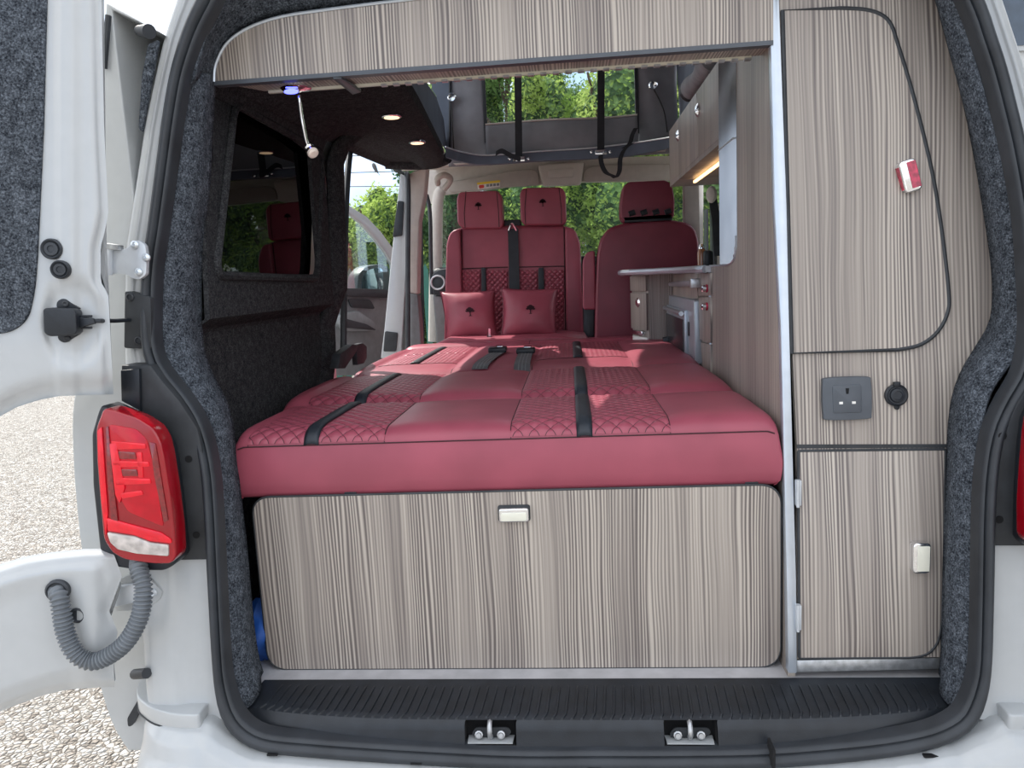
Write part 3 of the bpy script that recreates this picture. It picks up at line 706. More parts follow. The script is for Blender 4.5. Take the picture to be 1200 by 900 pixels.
# ================================================================ SLIDING DOOR pushed back along the van's side
sd = thing('sliding_door', 'white sliding side door slid back beside the van, seen edge on', 'door', (-1.02, .5, .35))
so = cr([PY(x, y, .12) for x, y in ((124, 2), (121, 60), (119, 150), (118, 300), (100, 420), (86, 470), (85, 530), (90, 600), (97, 660), (106, 730), (116, 800), (132, 850), (150, 880))], 4)
ol = [(p.x, p.y, p.z) for p in so]; inn = [(min(p.x+.14, -.90), p.y, p.z) for p in so]
inn[0] = tuple(PY(188, 38, .12)); inn = [(max(x, -1.2), y, z) for x, y, z in inn]
poly = ol+list(reversed(inn))
obj('door_shell', MB().prism(poly, (0, 1.15, 0)), 'white_paint', sd, bev=.006, seg=3)
obj('gasket', MB().tube([PY(127, 18, .112), PY(122, 80, .112)], .006, 8), 'rubber', sd)
obj('carpet_panel', MB().prism([PY(p.x, p.y, .110) for p in rpoly([(173, 52), (186, 46), (176, 100), (166, 155), (162, 150), (166, 90)], 4)], (0, .008, 0)), 'carpet', sd, bev=.002)
obj('bump_stop', MB().tube([PY(163, 36, .11), PY(175, 37, .085)], lambda t: .010+.004*t, 14), 'rubber', sd)
obj('handle_recess', MB().prism([PY(p.x, p.y, .100) for p in rpoly([(149, 842), (163, 818), (168, 822), (156, 850), (150, 852)], 3)], (0, .01, 0)), 'rubber', sd)
# right rear door, only a sliver in view
rr = thing('rear_door', 'right rear door swung open just beyond the right edge of the picture', 'door', (1.02, -.05, .6))
def RD(s_, z, d=0):
    ax = interp([(.6, .960), (1.3, .955), (1.6, .925), (1.8, .890), (1.96, .855), (2.08, .81)], z)
    return Vector((ax+.53*s_+.85*d, leanY(z, -.035)-.85*s_+.53*d, z))
def rd_fn(u, v, d): return RD(.72*u, .62+(2.06-.62)*v, d)
for d_, nm in ((0, 'inner_panel'), (.045, 'outer_skin')):
    mb = MB(); us_ = [0, .03, .06, .2, .5, .8, .9, .96, 1]; vs_ = [i/24 for i in range(25)]
    pts_ = [rd_fn(u, v, d_) for v in vs_ for u in us_]; mb.v = pts_; nu2 = len(us_)
    for j in range(24):
        for i in range(nu2-1):
            if 2 <= i <= 5 and vs_[j] >= .49 and vs_[j+1] <= .93: continue
            mb.f.append((j*nu2+i, j*nu2+i+1, (j+1)*nu2+i+1, (j+1)*nu2+i))
    obj(nm, mb, 'white_paint', rr, angle=60)
eb = MB(); lp_ = [rd_fn(0, i/24, 0) for i in range(25)]+[rd_fn(1, 1-i/24, 0) for i in range(25)]; lq_ = [rd_fn(0, i/24, .045) for i in range(25)]+[rd_fn(1, 1-i/24, .045) for i in range(25)]
eb.strip(lp_+[lp_[0]], lq_+[lq_[0]]); obj('door_edge', eb, 'white_paint', rr)
gp_ = MB(); gp_.grid(lambda u, v: RD(.72*(.055+.85*u), .62+1.44*(.49+.45*v), .02), 4, 12); obj('window_pane', gp_, 'privacy_glass', rr, solid=.004)
cpp = MB(); cpp.grid(lambda u, v: RD(.72*(.12+.76*u), .62+1.44*(.06+.36*v), -.008), 4, 6); obj('carpet_panel', cpp, 'carpet', rr, solid=.01)
# ================================================================ TALL REAR CABINET (right)
cab = thing('tall_cabinet', 'tall grey wood-effect cabinet filling the right side of the rear doorway', 'cabinet', (.62, .2, .56))
ri = cr(right_in, 6)
def SF(pts, a, r=0, n=6): return [S(p[0], p[1], a) for p in (rpoly(pts, r, n) if r else pts)]
LN = Vector((0, 1, 0))
face = [(934, 772), (934, 520), (929, 415), (925, 380), (922, 240), (913, 0), (910, -70), (1085, -70)]+[tuple(p[:2]) for p in ri if -50 < p[1] < 772]
obj('face_board', MB().prism(SF(face, .132), (0, .016, 0)), 'laminate', cab)
ud = [(918, 13), (985, 10), (1012, 12), (1031, 17), (1043, 28), (1051, 50), (1070, 113), (1091, 198), (1103, 270), (1111, 340), (1110, 366), (1098, 389), (1078, 404), (1052, 410), (928, 414)]
udc = cr([(985, 10), (1012, 11.5), (1031, 17), (1043, 28), (1051, 50), (1070, 113), (1091, 198), (1103, 270), (1111, 340), (1110, 366), (1098, 389), (1078, 404), (1052, 410)], 6)
udp = [(917, 12.5)]+[tuple(p) for p in udc]+[(928, 414)]
door = obj('door', MB().prism(SF(udp, .1265), (0, .015, 0)), 'laminate', cab)
obj('edge_band', MB().tube([S(x, y, .1285) for x, y in udp], .0046, 6, closed=True), 'dark_bracket', door)
def latch(px, py, a, w, h, tilt, par, name, insert, horiz=False, face_mat='chrome'):
    c = S(px, py, a); R_ = Matrix.Rotation(tilt, 3, 'Y')
    def T(x, y, z): return c+R_@Vector((x, y, z))
    pts = rpoly([(-w, -h), (w, -h), (w, h), (-w, h)], min(w, h)*.6)
    o = obj(name, MB().prism([T(p.x, -.018, p.y) for p in pts], R_@Vector((0, .022, 0))), 'chrome', par, bev=.003, seg=3)
    if insert:
        obj('red_insert', MB().prism([T(p.x, -.0195, p.y) for p in rpoly([(-w*.15, -h*.8), (w*.85, -h*.8), (w*.85, h*.85), (-w*.15, h*.85)], .001)], R_@Vector((0, .003, 0))), 'red_insert', o)
        obj('red_insert', MB().prism([T(-w-.001, -.013, -h*.75), T(-w-.001, .001, -h*.75), T(-w-.001, .001, h*.7), T(-w-.001, -.013, h*.7)], R_@Vector((.002, 0, 0))), 'red_insert', o)
    else:
        obj('push_button', MB().prism([T(p.x, -.0205, p.y) for p in rpoly([(-w*.5, -h*.82), (w*.82, -h*.82), (w*.82, h*.8), (-w*.5, h*.8)] if not horiz else [(-w*.82, -h*.7), (w*.82, -h*.7), (w*.82, h*.7), (-w*.82, h*.7)], .002)], R_@Vector((0, .004, 0))), face_mat, o, bev=.0008)
    return o
simple('latch_face', (.80, .78, .66), .25, var=.03)
latch(1063, 207, .1265, .0175, .033, math.radians(-15), door, 'latch_handle', True)
ld = [(936, 529), (1107, 527), (1105, 650), (1103, 730), (1099, 752), (1088, 766), (1070, 770), (937, 771)]
ldoor = obj('door', MB().prism(SF(rpoly(ld, [2, 2, 0, 20, 20, 12, 12, 2]), .1255), (0, .014, 0)), 'laminate', cab, bev=.0012)
obj('edge_band', MB().tube([S(x, y, .129) for x, y in rpoly(ld, [2, 2, 0, 20, 20, 12, 12, 2])], .0042, 6, closed=True), 'dark_bracket', ldoor)
latch(1076, 651, .1255, .0180, .0335, 0, ldoor, 'latch_handle', False, face_mat='latch_face')
for y in (578, 724):
    p = S(936.5, y, .120); obj('hinge', MB().box(p.x-.007, p.x+.005, p.y-.002, p.y+.012, p.z-.028, p.z+.028), 'zinc', ldoor, bev=.002)
    obj('hinge_pin', MB().tube([p+Vector((-.003, -.003, -.030)), p+Vector((-.003, -.003, .030))], .0035, 8), 'zinc', ldoor)
obj('shadow_gap', MB().prism(SF([(934, 521), (1110, 520.5), (1110, 524.5), (934, 525.5)], .1305), (0, .003, 0)), 'dark_bracket', cab)
obj('kickboard', MB().prism(SF([(934, 774), (1104, 771), (1100, 784), (934, 788)], .134), (0, .012, 0)), 'steel_dull', cab, bev=.001)
tr_l = [(902, -60), (902, 0), (908, 240), (915, 380), (922, 680), (924, 789)]; tr_r = [(934, 789), (933, 680), (925, 380), (922, 240), (913, 0), (910, -60)]
obj('corner_trim', MB().prism(SF(tr_l+tr_r, .125), (0, .022, 0)), 'silver_trim', cab, bev=.0015)
# side panel towards the bed
XS = .442
sidep = [(.145, .56), (1.0, .56), (1.0, 1.452), (.80, 1.452), (.775, 1.46), (.765, 1.48), (.765, 1.50), (.62, 1.50), (.62, 2.06), (leanY(2.06, .145), 2.06)]
obj('side_panel', MB().prism([(XS, y, z) for y, z in sidep], (.016, 0, 0)), 'laminate_side', cab)
obj('edge_trim', MB().box(XS-.004, XS+.018, .996, 1.010, .56, 1.455), 'silver_trim', cab, bev=.001)
obj('ledge_trim', MB().tube(cr([(XS-.001, 1.0, 1.455), (XS-.001, .85, 1.455), (XS-.001, .74, 1.456), (XS-.001, .66, 1.466), (XS-.001, .63, 1.49), (XS-.001, .62, 1.53)], 5), .0035, 6), 'silver_trim', cab)
tq = [(.62, 2.04), (.815, 2.04), (.815, 1.475), (.80, 1.465), (.70, 1.475), (.66, 1.485), (.635, 1.51), (.622, 1.55)]
tb = MB()
nr = 13
for i in range(nr):
    y0 = .622+i*(.815-.622)/nr; y1 = y0+(.815-.622)/nr*.82
    zb_ = 1.458+.07*max(0, 1-(y0-.622)/.07)**2
    tb.prism([(XS+.002, y0, zb_), (XS-.008, (y0+y1)/2, zb_), (XS+.002, y1, zb_), (XS+.002, y1, 2.04), (XS-.008, (y0+y1)/2, 2.04), (XS+.002, y0, 2.04)][:3], (0, 0, 2.04-zb_))
tb.box(XS+.001, XS+.006, .620, .817, 1.475, 2.04)
obj('roller_shutter', tb, 'tambour', cab, flat=True)
obj('shutter_joint', MB().box(XS-.009, XS, .622, .815, 1.776, 1.780), 'steel_dull', cab)
obj('back_carcass', MB().box(.462, .80, .32, .62, .56, 1.99), 'black_void', cab)
obj('back_carcass', MB().box(.76, .80, .62, 1.0, .56, 1.44), 'laminate_side', cab)
# socket
skc = S(990.5, 466, .132)
sk = thing('mains_socket', 'dark grey square British mains socket on the cabinet face', 'socket', skc)
w, h = .049, .0435
def TS(c, x, y, z): return c+Vector((x, y+LEAN*z, z))
obj('surround', MB().prism([TS(skc, p.x, -.012, p.y) for p in cr([(-w*.90, -h), (0, -h*1.04), (w*.90, -h), (w, -h*.8), (w*1.03, 0), (w, h*.8), (w*.90, h), (0, h*1.04), (-w*.90, h), (-w, h*.8), (-w*1.03, 0), (-w, -h*.8)], 5, closed=True)], (0, .012, 0)), 'grey_plastic', sk, bev=.005, seg=4)
fp = obj('face_plate', MB().prism([TS(skc, p.x, -.0135, p.y) for p in rpoly([(-.030, -.030), (.029, -.030), (.029, .029), (-.030, .029)], .006)], (0, .004, 0)), 'grey_plastic', sk, bev=.0015)
obj('earth_slot', MB().prism([TS(skc, p.x, -.0142, p.y+.016) for p in rpoly([(-.0025, -.006), (.002, -.006), (.0035, .006), (-.0035, .006)], .001)], (0, .002, 0)), 'black_void', fp)
for dx in (-.0135, .0125):
    obj('pin_slot', MB().prism([TS(skc, dx-.0037, -.0142, -.011), TS(skc, dx+.0037, -.0142, -.011), TS(skc, dx+.0037, -.0142, -.006), TS(skc, dx-.0037, -.0142, -.006)], (0, .002, 0)), 'white_label', fp)
spc = S(1049.5, 463, .132)
s2 = thing('power_outlet', 'small round black twelve volt outlet with closed rubber cap', 'socket', spc)
AX = Vector((0, -1, LEAN)).normalized()
obj('cap', MB().lathe(spc, AX, [(.0235, 0), (.0235, .006), (.020, .009), (.018, .0075), (.0155, .0075), (.014, .011), (.009, .012), (.0085, .0105), (.001, .0105)], 32), 'black_plastic', s2)
obj('hinge_tab', MB().box(spc.x-.007, spc.x+.006, spc.y-.010, spc.y, spc.z+.019, spc.z+.029), 'black_plastic', s2, bev=.0015)
obj('pull_tab', MB().prism([spc+Vector((p.x, -.008, p.y)) for p in rpoly([(-.006, -.020), (.007, -.020), (.005, -.030), (-.003, -.030)], .003)], (0, .005, 0)), 'black_plastic', s2, bev=.001)
# ================================================================ BED BASE BOARD
bz = [PY(x, y, .19) for x, y in ((308, 592), (914, 574), (915, 784), (322, 785))]
bb = thing('under_bed_panel', 'wide grey wood-effect board closing the front of the storage under the bed', 'storage panel', (-.16, .19, .56))
X0, X1, Z0, Z1 = -.742, .437, .561, .981
obj('board', MB().prism([(p.x, .182, p.y) for p in rpoly([(X0, Z0), (X1, Z0), (X1, Z1), (X0, Z1)], [.05, .05, .05, .045], 8)], (0, .016, 0)), 'laminate', bb)
obj('edge_band', MB().tube([(p.x, .1845, p.y) for p in rpoly([(X0, Z0), (X1, Z0), (X1, Z1), (X0, Z1)], [.05, .05, .05, .045], 8)], .0032, 6, closed=True), 'dark_bracket', bb)
lc = PY(602.5, 602, .18)
lt_ = obj('latch_handle', MB().prism([(lc.x+p.x, .166, lc.z+p.y) for p in rpoly([(-.033, -.0155), (.033, -.0155), (.033, .0155), (-.033, .0155)], .006)], (0, .018, 0)), 'chrome', bb, bev=.003, seg=3)
obj('push_button', MB().prism([(lc.x+p.x, .1635, lc.z+p.y-.002) for p in rpoly([(-.028, -.010), (.028, -.010), (.028, .009), (-.028, .009)], .004)], (0, .004, 0)), 'latch_face', lt_, bev=.001)
obj('latch_bezel', MB().prism([(lc.x+p.x, .179, lc.z+p.y+.001) for p in rpoly([(-.036, -.018), (.036, -.018), (.036, .019), (-.036, .019)], .006)], (0, .003, 0)), 'dark_bracket', lt_)
obj('side_board', MB().box(X0+.01, X0+.026, .205, 1.85, .57, .97), 'black_void', bb)
obj('side_board', MB().box(X1-.03, X1-.014, .205, 1.85, .57, .97), 'black_void', bb)
obj('slat_platform', MB().box(-.74, .43, .24, 1.86, .955, .975), 'black_plastic', bb)
obj('seat_box', MB().box(-.70, .40, 1.2, 1.85, .565, .95), 'cab_dark', bb)
for px, py in ((880, 568), (412, 581)):
    p = PY(px, py, .195); obj('support_bracket', MB().box(p.x-.014, p.x+.014, .188, .23, p.z-.010, .99), 'black_plastic', bb, bev=.001)
bg = MB()
def bagf(u, v):
    a = u*2*PI; n_ = noise.noise(Vector((math.cos(a)*2, math.sin(a)*2, v*5)))*.018
    r = math.sin(PI*min(1, max(0, v*.93+.05)))**.6
    return (-.772+(.048+n_)*r*math.cos(a), .245+(.07+n_)*r*math.sin(a), .562+.155*v)
bg.grid(bagf, 32, 20, wrapu=True)
tag(obj('storage_bag', bg, 'blue_bag'), 'crumpled blue fabric bag poking out left of the bed base board', 'bag')
# ================================================================ CUSHIONS
BX = [-.74, -.425, -.142, .205]       # quilt boundaries shared by every bed piece
RIB = [-.592, .020]
class Pad:
    def __init__(s, x0, x1, y0, y1, zb, zt, r=.03, rf=.045, df=.028, puff=.010, cols=None, side_puff=.006):
        s.__dict__.update(locals()); s.cols = cols or [x0]+BX+[x1]
    def drop(s, d, r, df):
        return 0 if d >= r else df*(1-math.sqrt(max(0, 1-((r-d)/r)**2)))
    def top(s, x, y):
        c = s.cols; i = 0
        while i < len(c)-2 and x > c[i+1]: i += 1
        t = (x-c[i])/max(1e-6, c[i+1]-c[i]); t = min(1, max(0, t)); q = (y-s.y0)/(s.y1-s.y0)
        plain = i not in (1, 3)
        dome = (1-abs(2*t-1)**5)*(1-abs(2*min(1, max(0, q))-1)**4)
        h = s.puff*(1.0 if plain else .45)*dome
        return s.zt+h-s.drop(y-s.y0, s.rf, s.df)-s.drop(s.y1-y, s.r, s.r*.8)-s.drop(x-s.x0, s.r, s.r*.7)-s.drop(s.x1-x, s.r, s.r*.7)
    def mesh(s):
        xs = [s.x0, s.x0+.002, s.x0+.006, s.x0+.012, s.x0+.02]+[s.x0+.03+(s.x1-s.x0-.06)*i/90 for i in range(91)]+[s.x1-.02, s.x1-.012, s.x1-.006, s.x1-.002, s.x1]
        ys_ = [s.y0, s.y0+.001, s.y0+.004, s.y0+.009, s.y0+.016, s.y0+.025]+[s.y0+.035+(s.y1-s.y0-.06)*i/24 for i in range(25)]+[s.y1-.015, s.y1-.008, s.y1-.003, s.y1]
        mb = MB(); mb.grid(lambda u, v: (xs[int(round(u*(len(xs)-1)))], ys_[int(round(v*(len(ys_)-1)))], s.top(xs[int(round(u*(len(xs)-1)))], ys_[int(round(v*(len(ys_)-1)))])), len(xs), len(ys_))
        # sides, bulging slightly
        per = [(x, s.y0) for x in xs]+[(s.x1, y) for y in ys_[1:]]+[(x, s.y1) for x in reversed(xs[:-1])]+[(s.x0, y) for y in reversed(ys_[1:-1])]
        rings = []
        cx, cy = (s.x0+s.x1)/2, (s.y0+s.y1)/2
        for q in [0, .12, .3, .5, .7, .88, .96, 1]:
            rg = []
            for x, y in per:
                zt = s.top(x, y); z = zt+(s.zb-zt)*q; b_ = s.side_puff*math.sin(PI*min(1, q*1.0))-(.010*max(0, (q-.88)/.12)**2)
                nx = -1 if x == s.x0 else (1 if x == s.x1 else 0); ny = -1 if y == s.y0 else (1 if y == s.y1 else 0)
                rg.append((x+nx*b_, y+ny*b_, z))
            rings.append(rg)
        n = len(per); o = len(mb.v); mb.v += [Vector(p) for rg in rings for p in rg]
        for j in range(len(rings)-1):
            for i in range(n): mb.f.append((o+j*n+i, o+j*n+(i+1) % n, o+(j+1)*n+(i+1) % n, o+(j+1)*n+i))
        mb.f.append(tuple(o+(len(rings)-1)*n+i for i in range(n)))
        return mb
    def quilt(s, xa, xb, ya, yb, p=.036, amp=.0028, step=.0045):
        mb = MB(); nx = max(8, int((xb-xa)/step)); ny = max(8, int((yb-ya)/step))
        def fn(u, v):
            x = xa+(xb-xa)*u; v2 = v*v*.35+v*.65 if ya-s.y0 < .01 else v
            y = ya+(yb-ya)*v2
            d = abs(math.sin(PI*(x+y)/p)*math.sin(PI*(x-y)/p))**.5
            e = min(1, min(x-xa, xb-x)/.006, (y-ya)/.004, (yb-y)/.006)
            return (x, y-(.0015 if v2 < .02 else 0), s.top(x, y)+.0004+amp*d*max(0, e))
        return mb.grid(fn, nx, ny)
    def line(s, pts, r=.0013, n=30):
        P = resample([Vector((x, y, 0)) for x, y in pts], n)
        return MB().tube([(p.x, p.y-(.0008 if p.y < s.y0+.002 else 0), s.top(p.x, p.y)+.0006) for p in P], r, 5)
    def ribbon(s, xc, ya, yb, w=.017):
        mb = MB(); ys_ = [ya+(yb-ya)*((i/40)**1.5) for i in range(41)]
        for k in (0,):
            mb.grid(lambda u, v: (xc-w+2*w*u, ys_[int(round(v*40))]-(.003 if v == 0 else 0), s.top(xc, ys_[int(round(v*40))])+.0075-(.004 if u in (0, 1) else 0)-(.004 if v == 0 else 0)), 5, 41)
        return mb
def bed_piece(name, label, pad, quilts, ribs, seams, group=None, front_seam=True):
    t = thing(name, label, 'cushion', ((pad.x0+pad.x1)/2, (pad.y0+pad.y1)/2, pad.zb), group)
    obj('cover', pad.mesh(), 'leather', t, angle=75)
    for xa, xb, ya, yb in quilts: obj('quilted_panel', pad.quilt(xa, xb, ya, yb), MLQ(t), t, angle=180)
    for xc, ya, yb in ribs: obj('ribbon', pad.ribbon(xc, ya, yb), 'black_ribbon', t, solid=.002)
    for pts in seams: obj('seam', pad.line(pts), 'stitch', t)
    if front_seam: obj('seam', pad.line([(pad.x0+.01, pad.y0), (pad.x1-.01, pad.y0)], .0016, 80), 'stitch', t)
    return t
_qc = {}
def MLQ(t):           # quilt material aligned with the thing's own origin
    k = (round(t.location.x, 4), round(t.location.y, 4))
    if k not in _qc:
        m = M['leather_quilt'].copy(); m.name = 'leather_quilt_piece'; _qc[k] = m
        for nd in m.node_tree.nodes:
            if nd.type == 'MAPPING': nd.inputs['Location'].default_value = t.location
    return _qc[k]
GB = 'burgundy leather bed cushions'
pa = Pad(-.775, .434, .187, .565, .978, 1.128, rf=.06, df=.030, puff=.008)
bed_piece('bed_cushion', 'nearest burgundy leather bed cushion with a deep plain front face', pa,
          [(BX[0], RIB[0]-.015, .188, .562), (RIB[0]+.015, BX[1], .188, .562), (BX[2], RIB[1]-.015, .188, .562), (RIB[1]+.015, BX[3], .188, .562)],
          [(RIB[0], .187, .56), (RIB[1], .187, .56)],
          [[(x, .187), (x, .56)] for x in BX], GB)
pb_ = Pad(-.825, .437, .575, 1.085, .99, 1.138, rf=.055, df=.040, r=.06, puff=.014)
bed_piece('bed_cushion', 'second burgundy bed cushion, directly behind the nearest one', pb_,
          [(BX[0], RIB[0]-.015, .576, 1.07), (RIB[0]+.015, BX[1], .576, 1.07), (BX[2], RIB[1]-.015, .576, 1.07), (RIB[1]+.015, BX[3], .576, 1.07)],
          [(RIB[0], .576, 1.07), (RIB[1], .576, 1.07)],
          [[(x, .58), (x, 1.07)] for x in BX], GB)
pc_ = Pad(-.785, .437, 1.105, 2.02, .99, 1.138, rf=.08, df=.045, r=.04, puff=.016)
cc = bed_piece('bed_cushion', 'long third bed cushion with two seat belt buckles lying on it', pc_,
          [(BX[0]+.02, RIB[0]-.015, 1.33, 1.66), (RIB[0]+.015, BX[1]-.01, 1.33, 1.66), (BX[2], RIB[1]-.015, 1.33, 1.66), (RIB[1]+.015, BX[3], 1.33, 1.66),
           (BX[0]+.02, RIB[0]-.015, 1.68, 1.97), (RIB[0]+.015, BX[1]-.01, 1.68, 1.97), (BX[2], RIB[1]-.015, 1.68, 1.97), (RIB[1]+.015, BX[3], 1.68, 1.97)],
          [(RIB[0], 1.33, 1.97), (RIB[1], 1.33, 1.97)],
          [[(x, 1.11), (x, 1.99)] for x in BX]+[[(BX[0], 1.325), (BX[1], 1.325)], [(BX[2], 1.325), (BX[3], 1.325)]], GB, False)
pd_ = Pad(-.80, .43, 2.035, 2.185, .99, 1.145, rf=.05, df=.03, r=.04, puff=.006, cols=[-.80, -.2, .43])
bed_piece('bed_cushion', 'plain farthest bed cushion just below the two scatter cushions', pd_, [], [], [[(-.2, 2.04), (-.2, 2.17)]], GB, False)
# bench seat underneath
# belts and buckles on the third cushion
for i, (x0_, x1_, lab) in enumerate(((576, 589, 'left grey seat belt stalk with black buckle lying on the bed'), (611, 613, 'right grey seat belt stalk with black buckle lying on the bed'))):
    a = PZ(x0_-(14 if i == 0 else 0), 434, 1.135); b_ = PZ(x1_-(6 if i == 0 else -3), 416, 1.150)
    t = thing('seat_belt', lab, 'seat belt', a, 'seat belt buckles on the bed')
    pth = [a.lerp(b_, k/12) for k in range(13)]
    for p in pth: p.z = pc_.top(p.x, p.y)+.006
    obj('webbing', MB().band(pth, (.028, 0, 0), (0, 0, .0015)), 'belt_grey', t)
    for dx in (-.012, .0, .012): obj('woven_line', MB().band([p+Vector((dx, 0, .0018)) for p in pth], (.0016, 0, 0), (0, 0, .0006)), 'cab_grey', t)
    e = pth[-1]; obj('buckle', MB().box(e.x-.036, e.x+.036, e.y-.01, e.y+.05, e.z-.002, e.z+.020), 'black_plastic', t, bev=.006, seg=3)
    obj('tongue', MB().box(e.x-.010, e.x+.020, e.y+.03, e.y+.085, e.z+.012, e.z+.022), 'chrome', t, bev=.002)
p = PZ(395, 432, 1.14)
t = thing('seat_belt', 'black belt buckle wedged between the bed and the left carpeted pillar', 'seat belt', p)
obj('buckle', MB().prism([PX(x, y, -.80) for x, y in ((386, 432), (389, 415), (404, 404), (411, 405), (408, 413), (395, 432))], (.03, 0, 0)), 'web', t, bev=.003)
obj('stalk', MB().prism([PX(x, y, -.80) for x, y in ((413, 428), (411, 404), (419, 402), (424, 406), (424, 420), (421, 426))], (.02, 0, 0)), 'web', t, bev=.003)
p = PZ(786, 402, 1.13)
t = thing('belt_latch', 'small black latch with white tag at the right end of the bed', 'latch', p)
obj('body', MB().prism([PY(x, y, 1.75) for x, y in ((777, 396), (787, 394), (790, 409), (779, 409))], (0, .03, 0)), 'black_plastic', t, bev=.002)
obj('tag', MB().prism([PY(x, y, 1.77) for x, y in ((787, 397), (793, 399), (793, 409), (789, 409))], (0, .01, 0)), 'white_label', t)
# ================================================================ HEADER LOCKER
hd = thing('header_locker', 'wood-effect header panel with curved left end across the top of the doorway', 'locker', (-.2, .27, 1.91))
HY = .272
hpx = cr([(251, 96), (253, 76), (266, 51), (291, 33), (329, 20), (380, 12), (442, 4), (492, -2), (600, -18), (760, -42), (906, -66)], 6)
hp3 = [PY(p.x, p.y, HY) for p in hpx]; br = PY(903, 47, HY); bl_ = PY(251, 96, HY)
hz = 1.912
poly = hp3+[Vector((XS, HY, 2.06)), Vector((XS, HY, hz)), Vector((bl_.x, HY, hz))]
obj('front_panel', MB().prism(poly, (0, .018, 0)), 'laminate', hd)
obj('edge_trim', MB().tube([p+Vector((0, -.001, 0)) for p in hp3], .0035, 6), 'silver_trim', hd)
obj('lip', MB().box(bl_.x, XS, HY-.002, HY+.02, hz-.008, hz+.001), 'grey_plastic', hd)
obj('underside', MB().prism([(bl_.x+.01, HY+.018, hz), (XS, HY+.018, hz), (XS, HY+.105, hz), (-.70, HY+.105, hz)], (0, 0, .012)), 'laminate', hd)
ph = MB(); hn = obj('piano_hinge', MB().box(-.69, XS-.02, HY+.101, HY+.110, hz-.006, hz+.004), 'latch_face', hd)
for i in range(30):
    x = -.42+i*.0285; ph.box(x, x+.014, HY+.099, HY+.112, hz-.0085, hz-.004)
obj('hinge_knuckles', ph, 'steel_dull', hn)
obj('divider_bar', MB().prism([PZ(x, y, hz-.004) for x, y in ((390, 88), (400, 88), (423, 104), (413, 107))], (0, 0, -.008)), 'grey_plastic', hd, bev=.001)
# gooseneck lamp
lp = PZ(347, 104, hz-.004)
gl = thing('reading_lamp', 'slim bendy chrome reading lamp with blue glow hanging under the header', 'lamp', lp)
obj('base', MB().lathe(lp+Vector((0, .0, .006)), (0, 0, -1), [(.036, 0), (.036, .006), (.031, .010), (.014, .013), (.006, .016)], 28), 'chrome', gl)
obj('base_shade', MB().lathe(lp+Vector((0, .004, .010)), (0, 0, -1), [(.046, 0), (.045, .004), (.036, .006)], 28), 'black_plastic', gl)
obj('blue_light', MB().lathe(lp+Vector((-.004, -.022, -.010)), (0, -.5, -.9), [(.012, 0), (.012, .003), (.005, .005)], 20, 1.4, .6), 'led_blue', gl)
gp = [lp+Vector((.006, 0, -.015))]+[PY(x, y, lp.y+.005*i) for i, (x, y) in enumerate(((351, 118), (353, 135), (356, 152), (359, 166), (362, 174)))]
obj('neck', MB().tube(cr(gp, 8), .0045, 10), 'chrome', gl)
e0 = PY(362, 173, lp.y+.02); e1 = PY(372, 186, lp.y+.0)
d_ = (e1-e0).normalized()
hd_ = obj('lamp_head', MB().lathe(e0, d_, [(.005, -.004), (.011, 0), (.013, .004), (.010, .008), (.0135, .011), (.0135, .018)], 20), 'chrome', gl)
obj('lens', MB().lathe(e0, d_, [(.0125, .016), (.0135, .019), (.0130, .024), (.009, .027), (.001, .027)], 20), 'frosted', hd_)
# ceiling downlights
for px, py, lab in ((459, 138, 'nearer small warm round downlight in the left ceiling strip'), (489, 168, 'farther small warm round downlight in the left ceiling strip')):
    p = PZ(px, py, 1.958); t = thing('ceiling_light', lab, 'ceiling light', p, 'small ceiling downlights')
    obj('rim', MB().lathe(p+Vector((0, 0, .008)), (0, 0, -1), [(.031, 0), (.031, .006), (.026, .008)], 24), 'chrome', t)
    obj('diffuser', MB().lathe(p+Vector((0, 0, .001)), (0, 0, -1), [(.025, 0), (.024, .002), (.001, .0025)], 24), 'warm_light', t)
# ================================================================ KITCHEN
wt = thing('kitchen_worktop', 'thin pale grey curved worktop seen edge on beside the driver seat', 'worktop', (.6, 1.4, 1.44))
ed = cr([(.425, .985), (.412, 1.02), (.410, 1.08), (.425, 1.16), (.430, 1.25), (.405, 1.42), (.340, 1.62), (.255, 1.80), (.225, 1.92), (.250, 2.02), (.34, 2.08)], 6)
obj('top', MB().prism([(p.x, p.y, 1.436) for p in ed]+[(.86, 2.08, 1.436), (.86, .985, 1.436)], (0, 0, .020)), 'worktop', wt)
obj('edge_strip', MB().tube([(p.x-.001, p.y, 1.446) for p in ed], .0125, 8), 'silver_trim', wt)
kb = thing('kitchen_unit', 'grey wood-effect kitchen base unit under the worktop', 'cabinet', (.6, 1.4, .56))
obj('carcass', MB().box(.445, .855, 1.01, 1.88, .56, 1.434), 'laminate_side', kb)
def XP(pts, X, th, name, mat, par, bev=.001, r=0):
    q = rpoly(pts, r) if r else pts
    return obj(name, MB().prism([PX(p[0], p[1], X) for p in q], (th, 0, 0)), mat, par, bev=bev)
dr = XP([(818, 320), (832.5, 320), (832.5, 346), (818, 347)], .436, .01, 'drawer', 'laminate_side', kb)
dr2 = XP([(818, 349), (832.5, 348), (832.5, 402), (820, 398)], .436, .01, 'drawer', 'laminate_side', kb)
dr3 = XP([(821, 401), (832.5, 404), (832.5, 445), (824, 440)], .436, .01, 'drawer', 'laminate_side', kb)
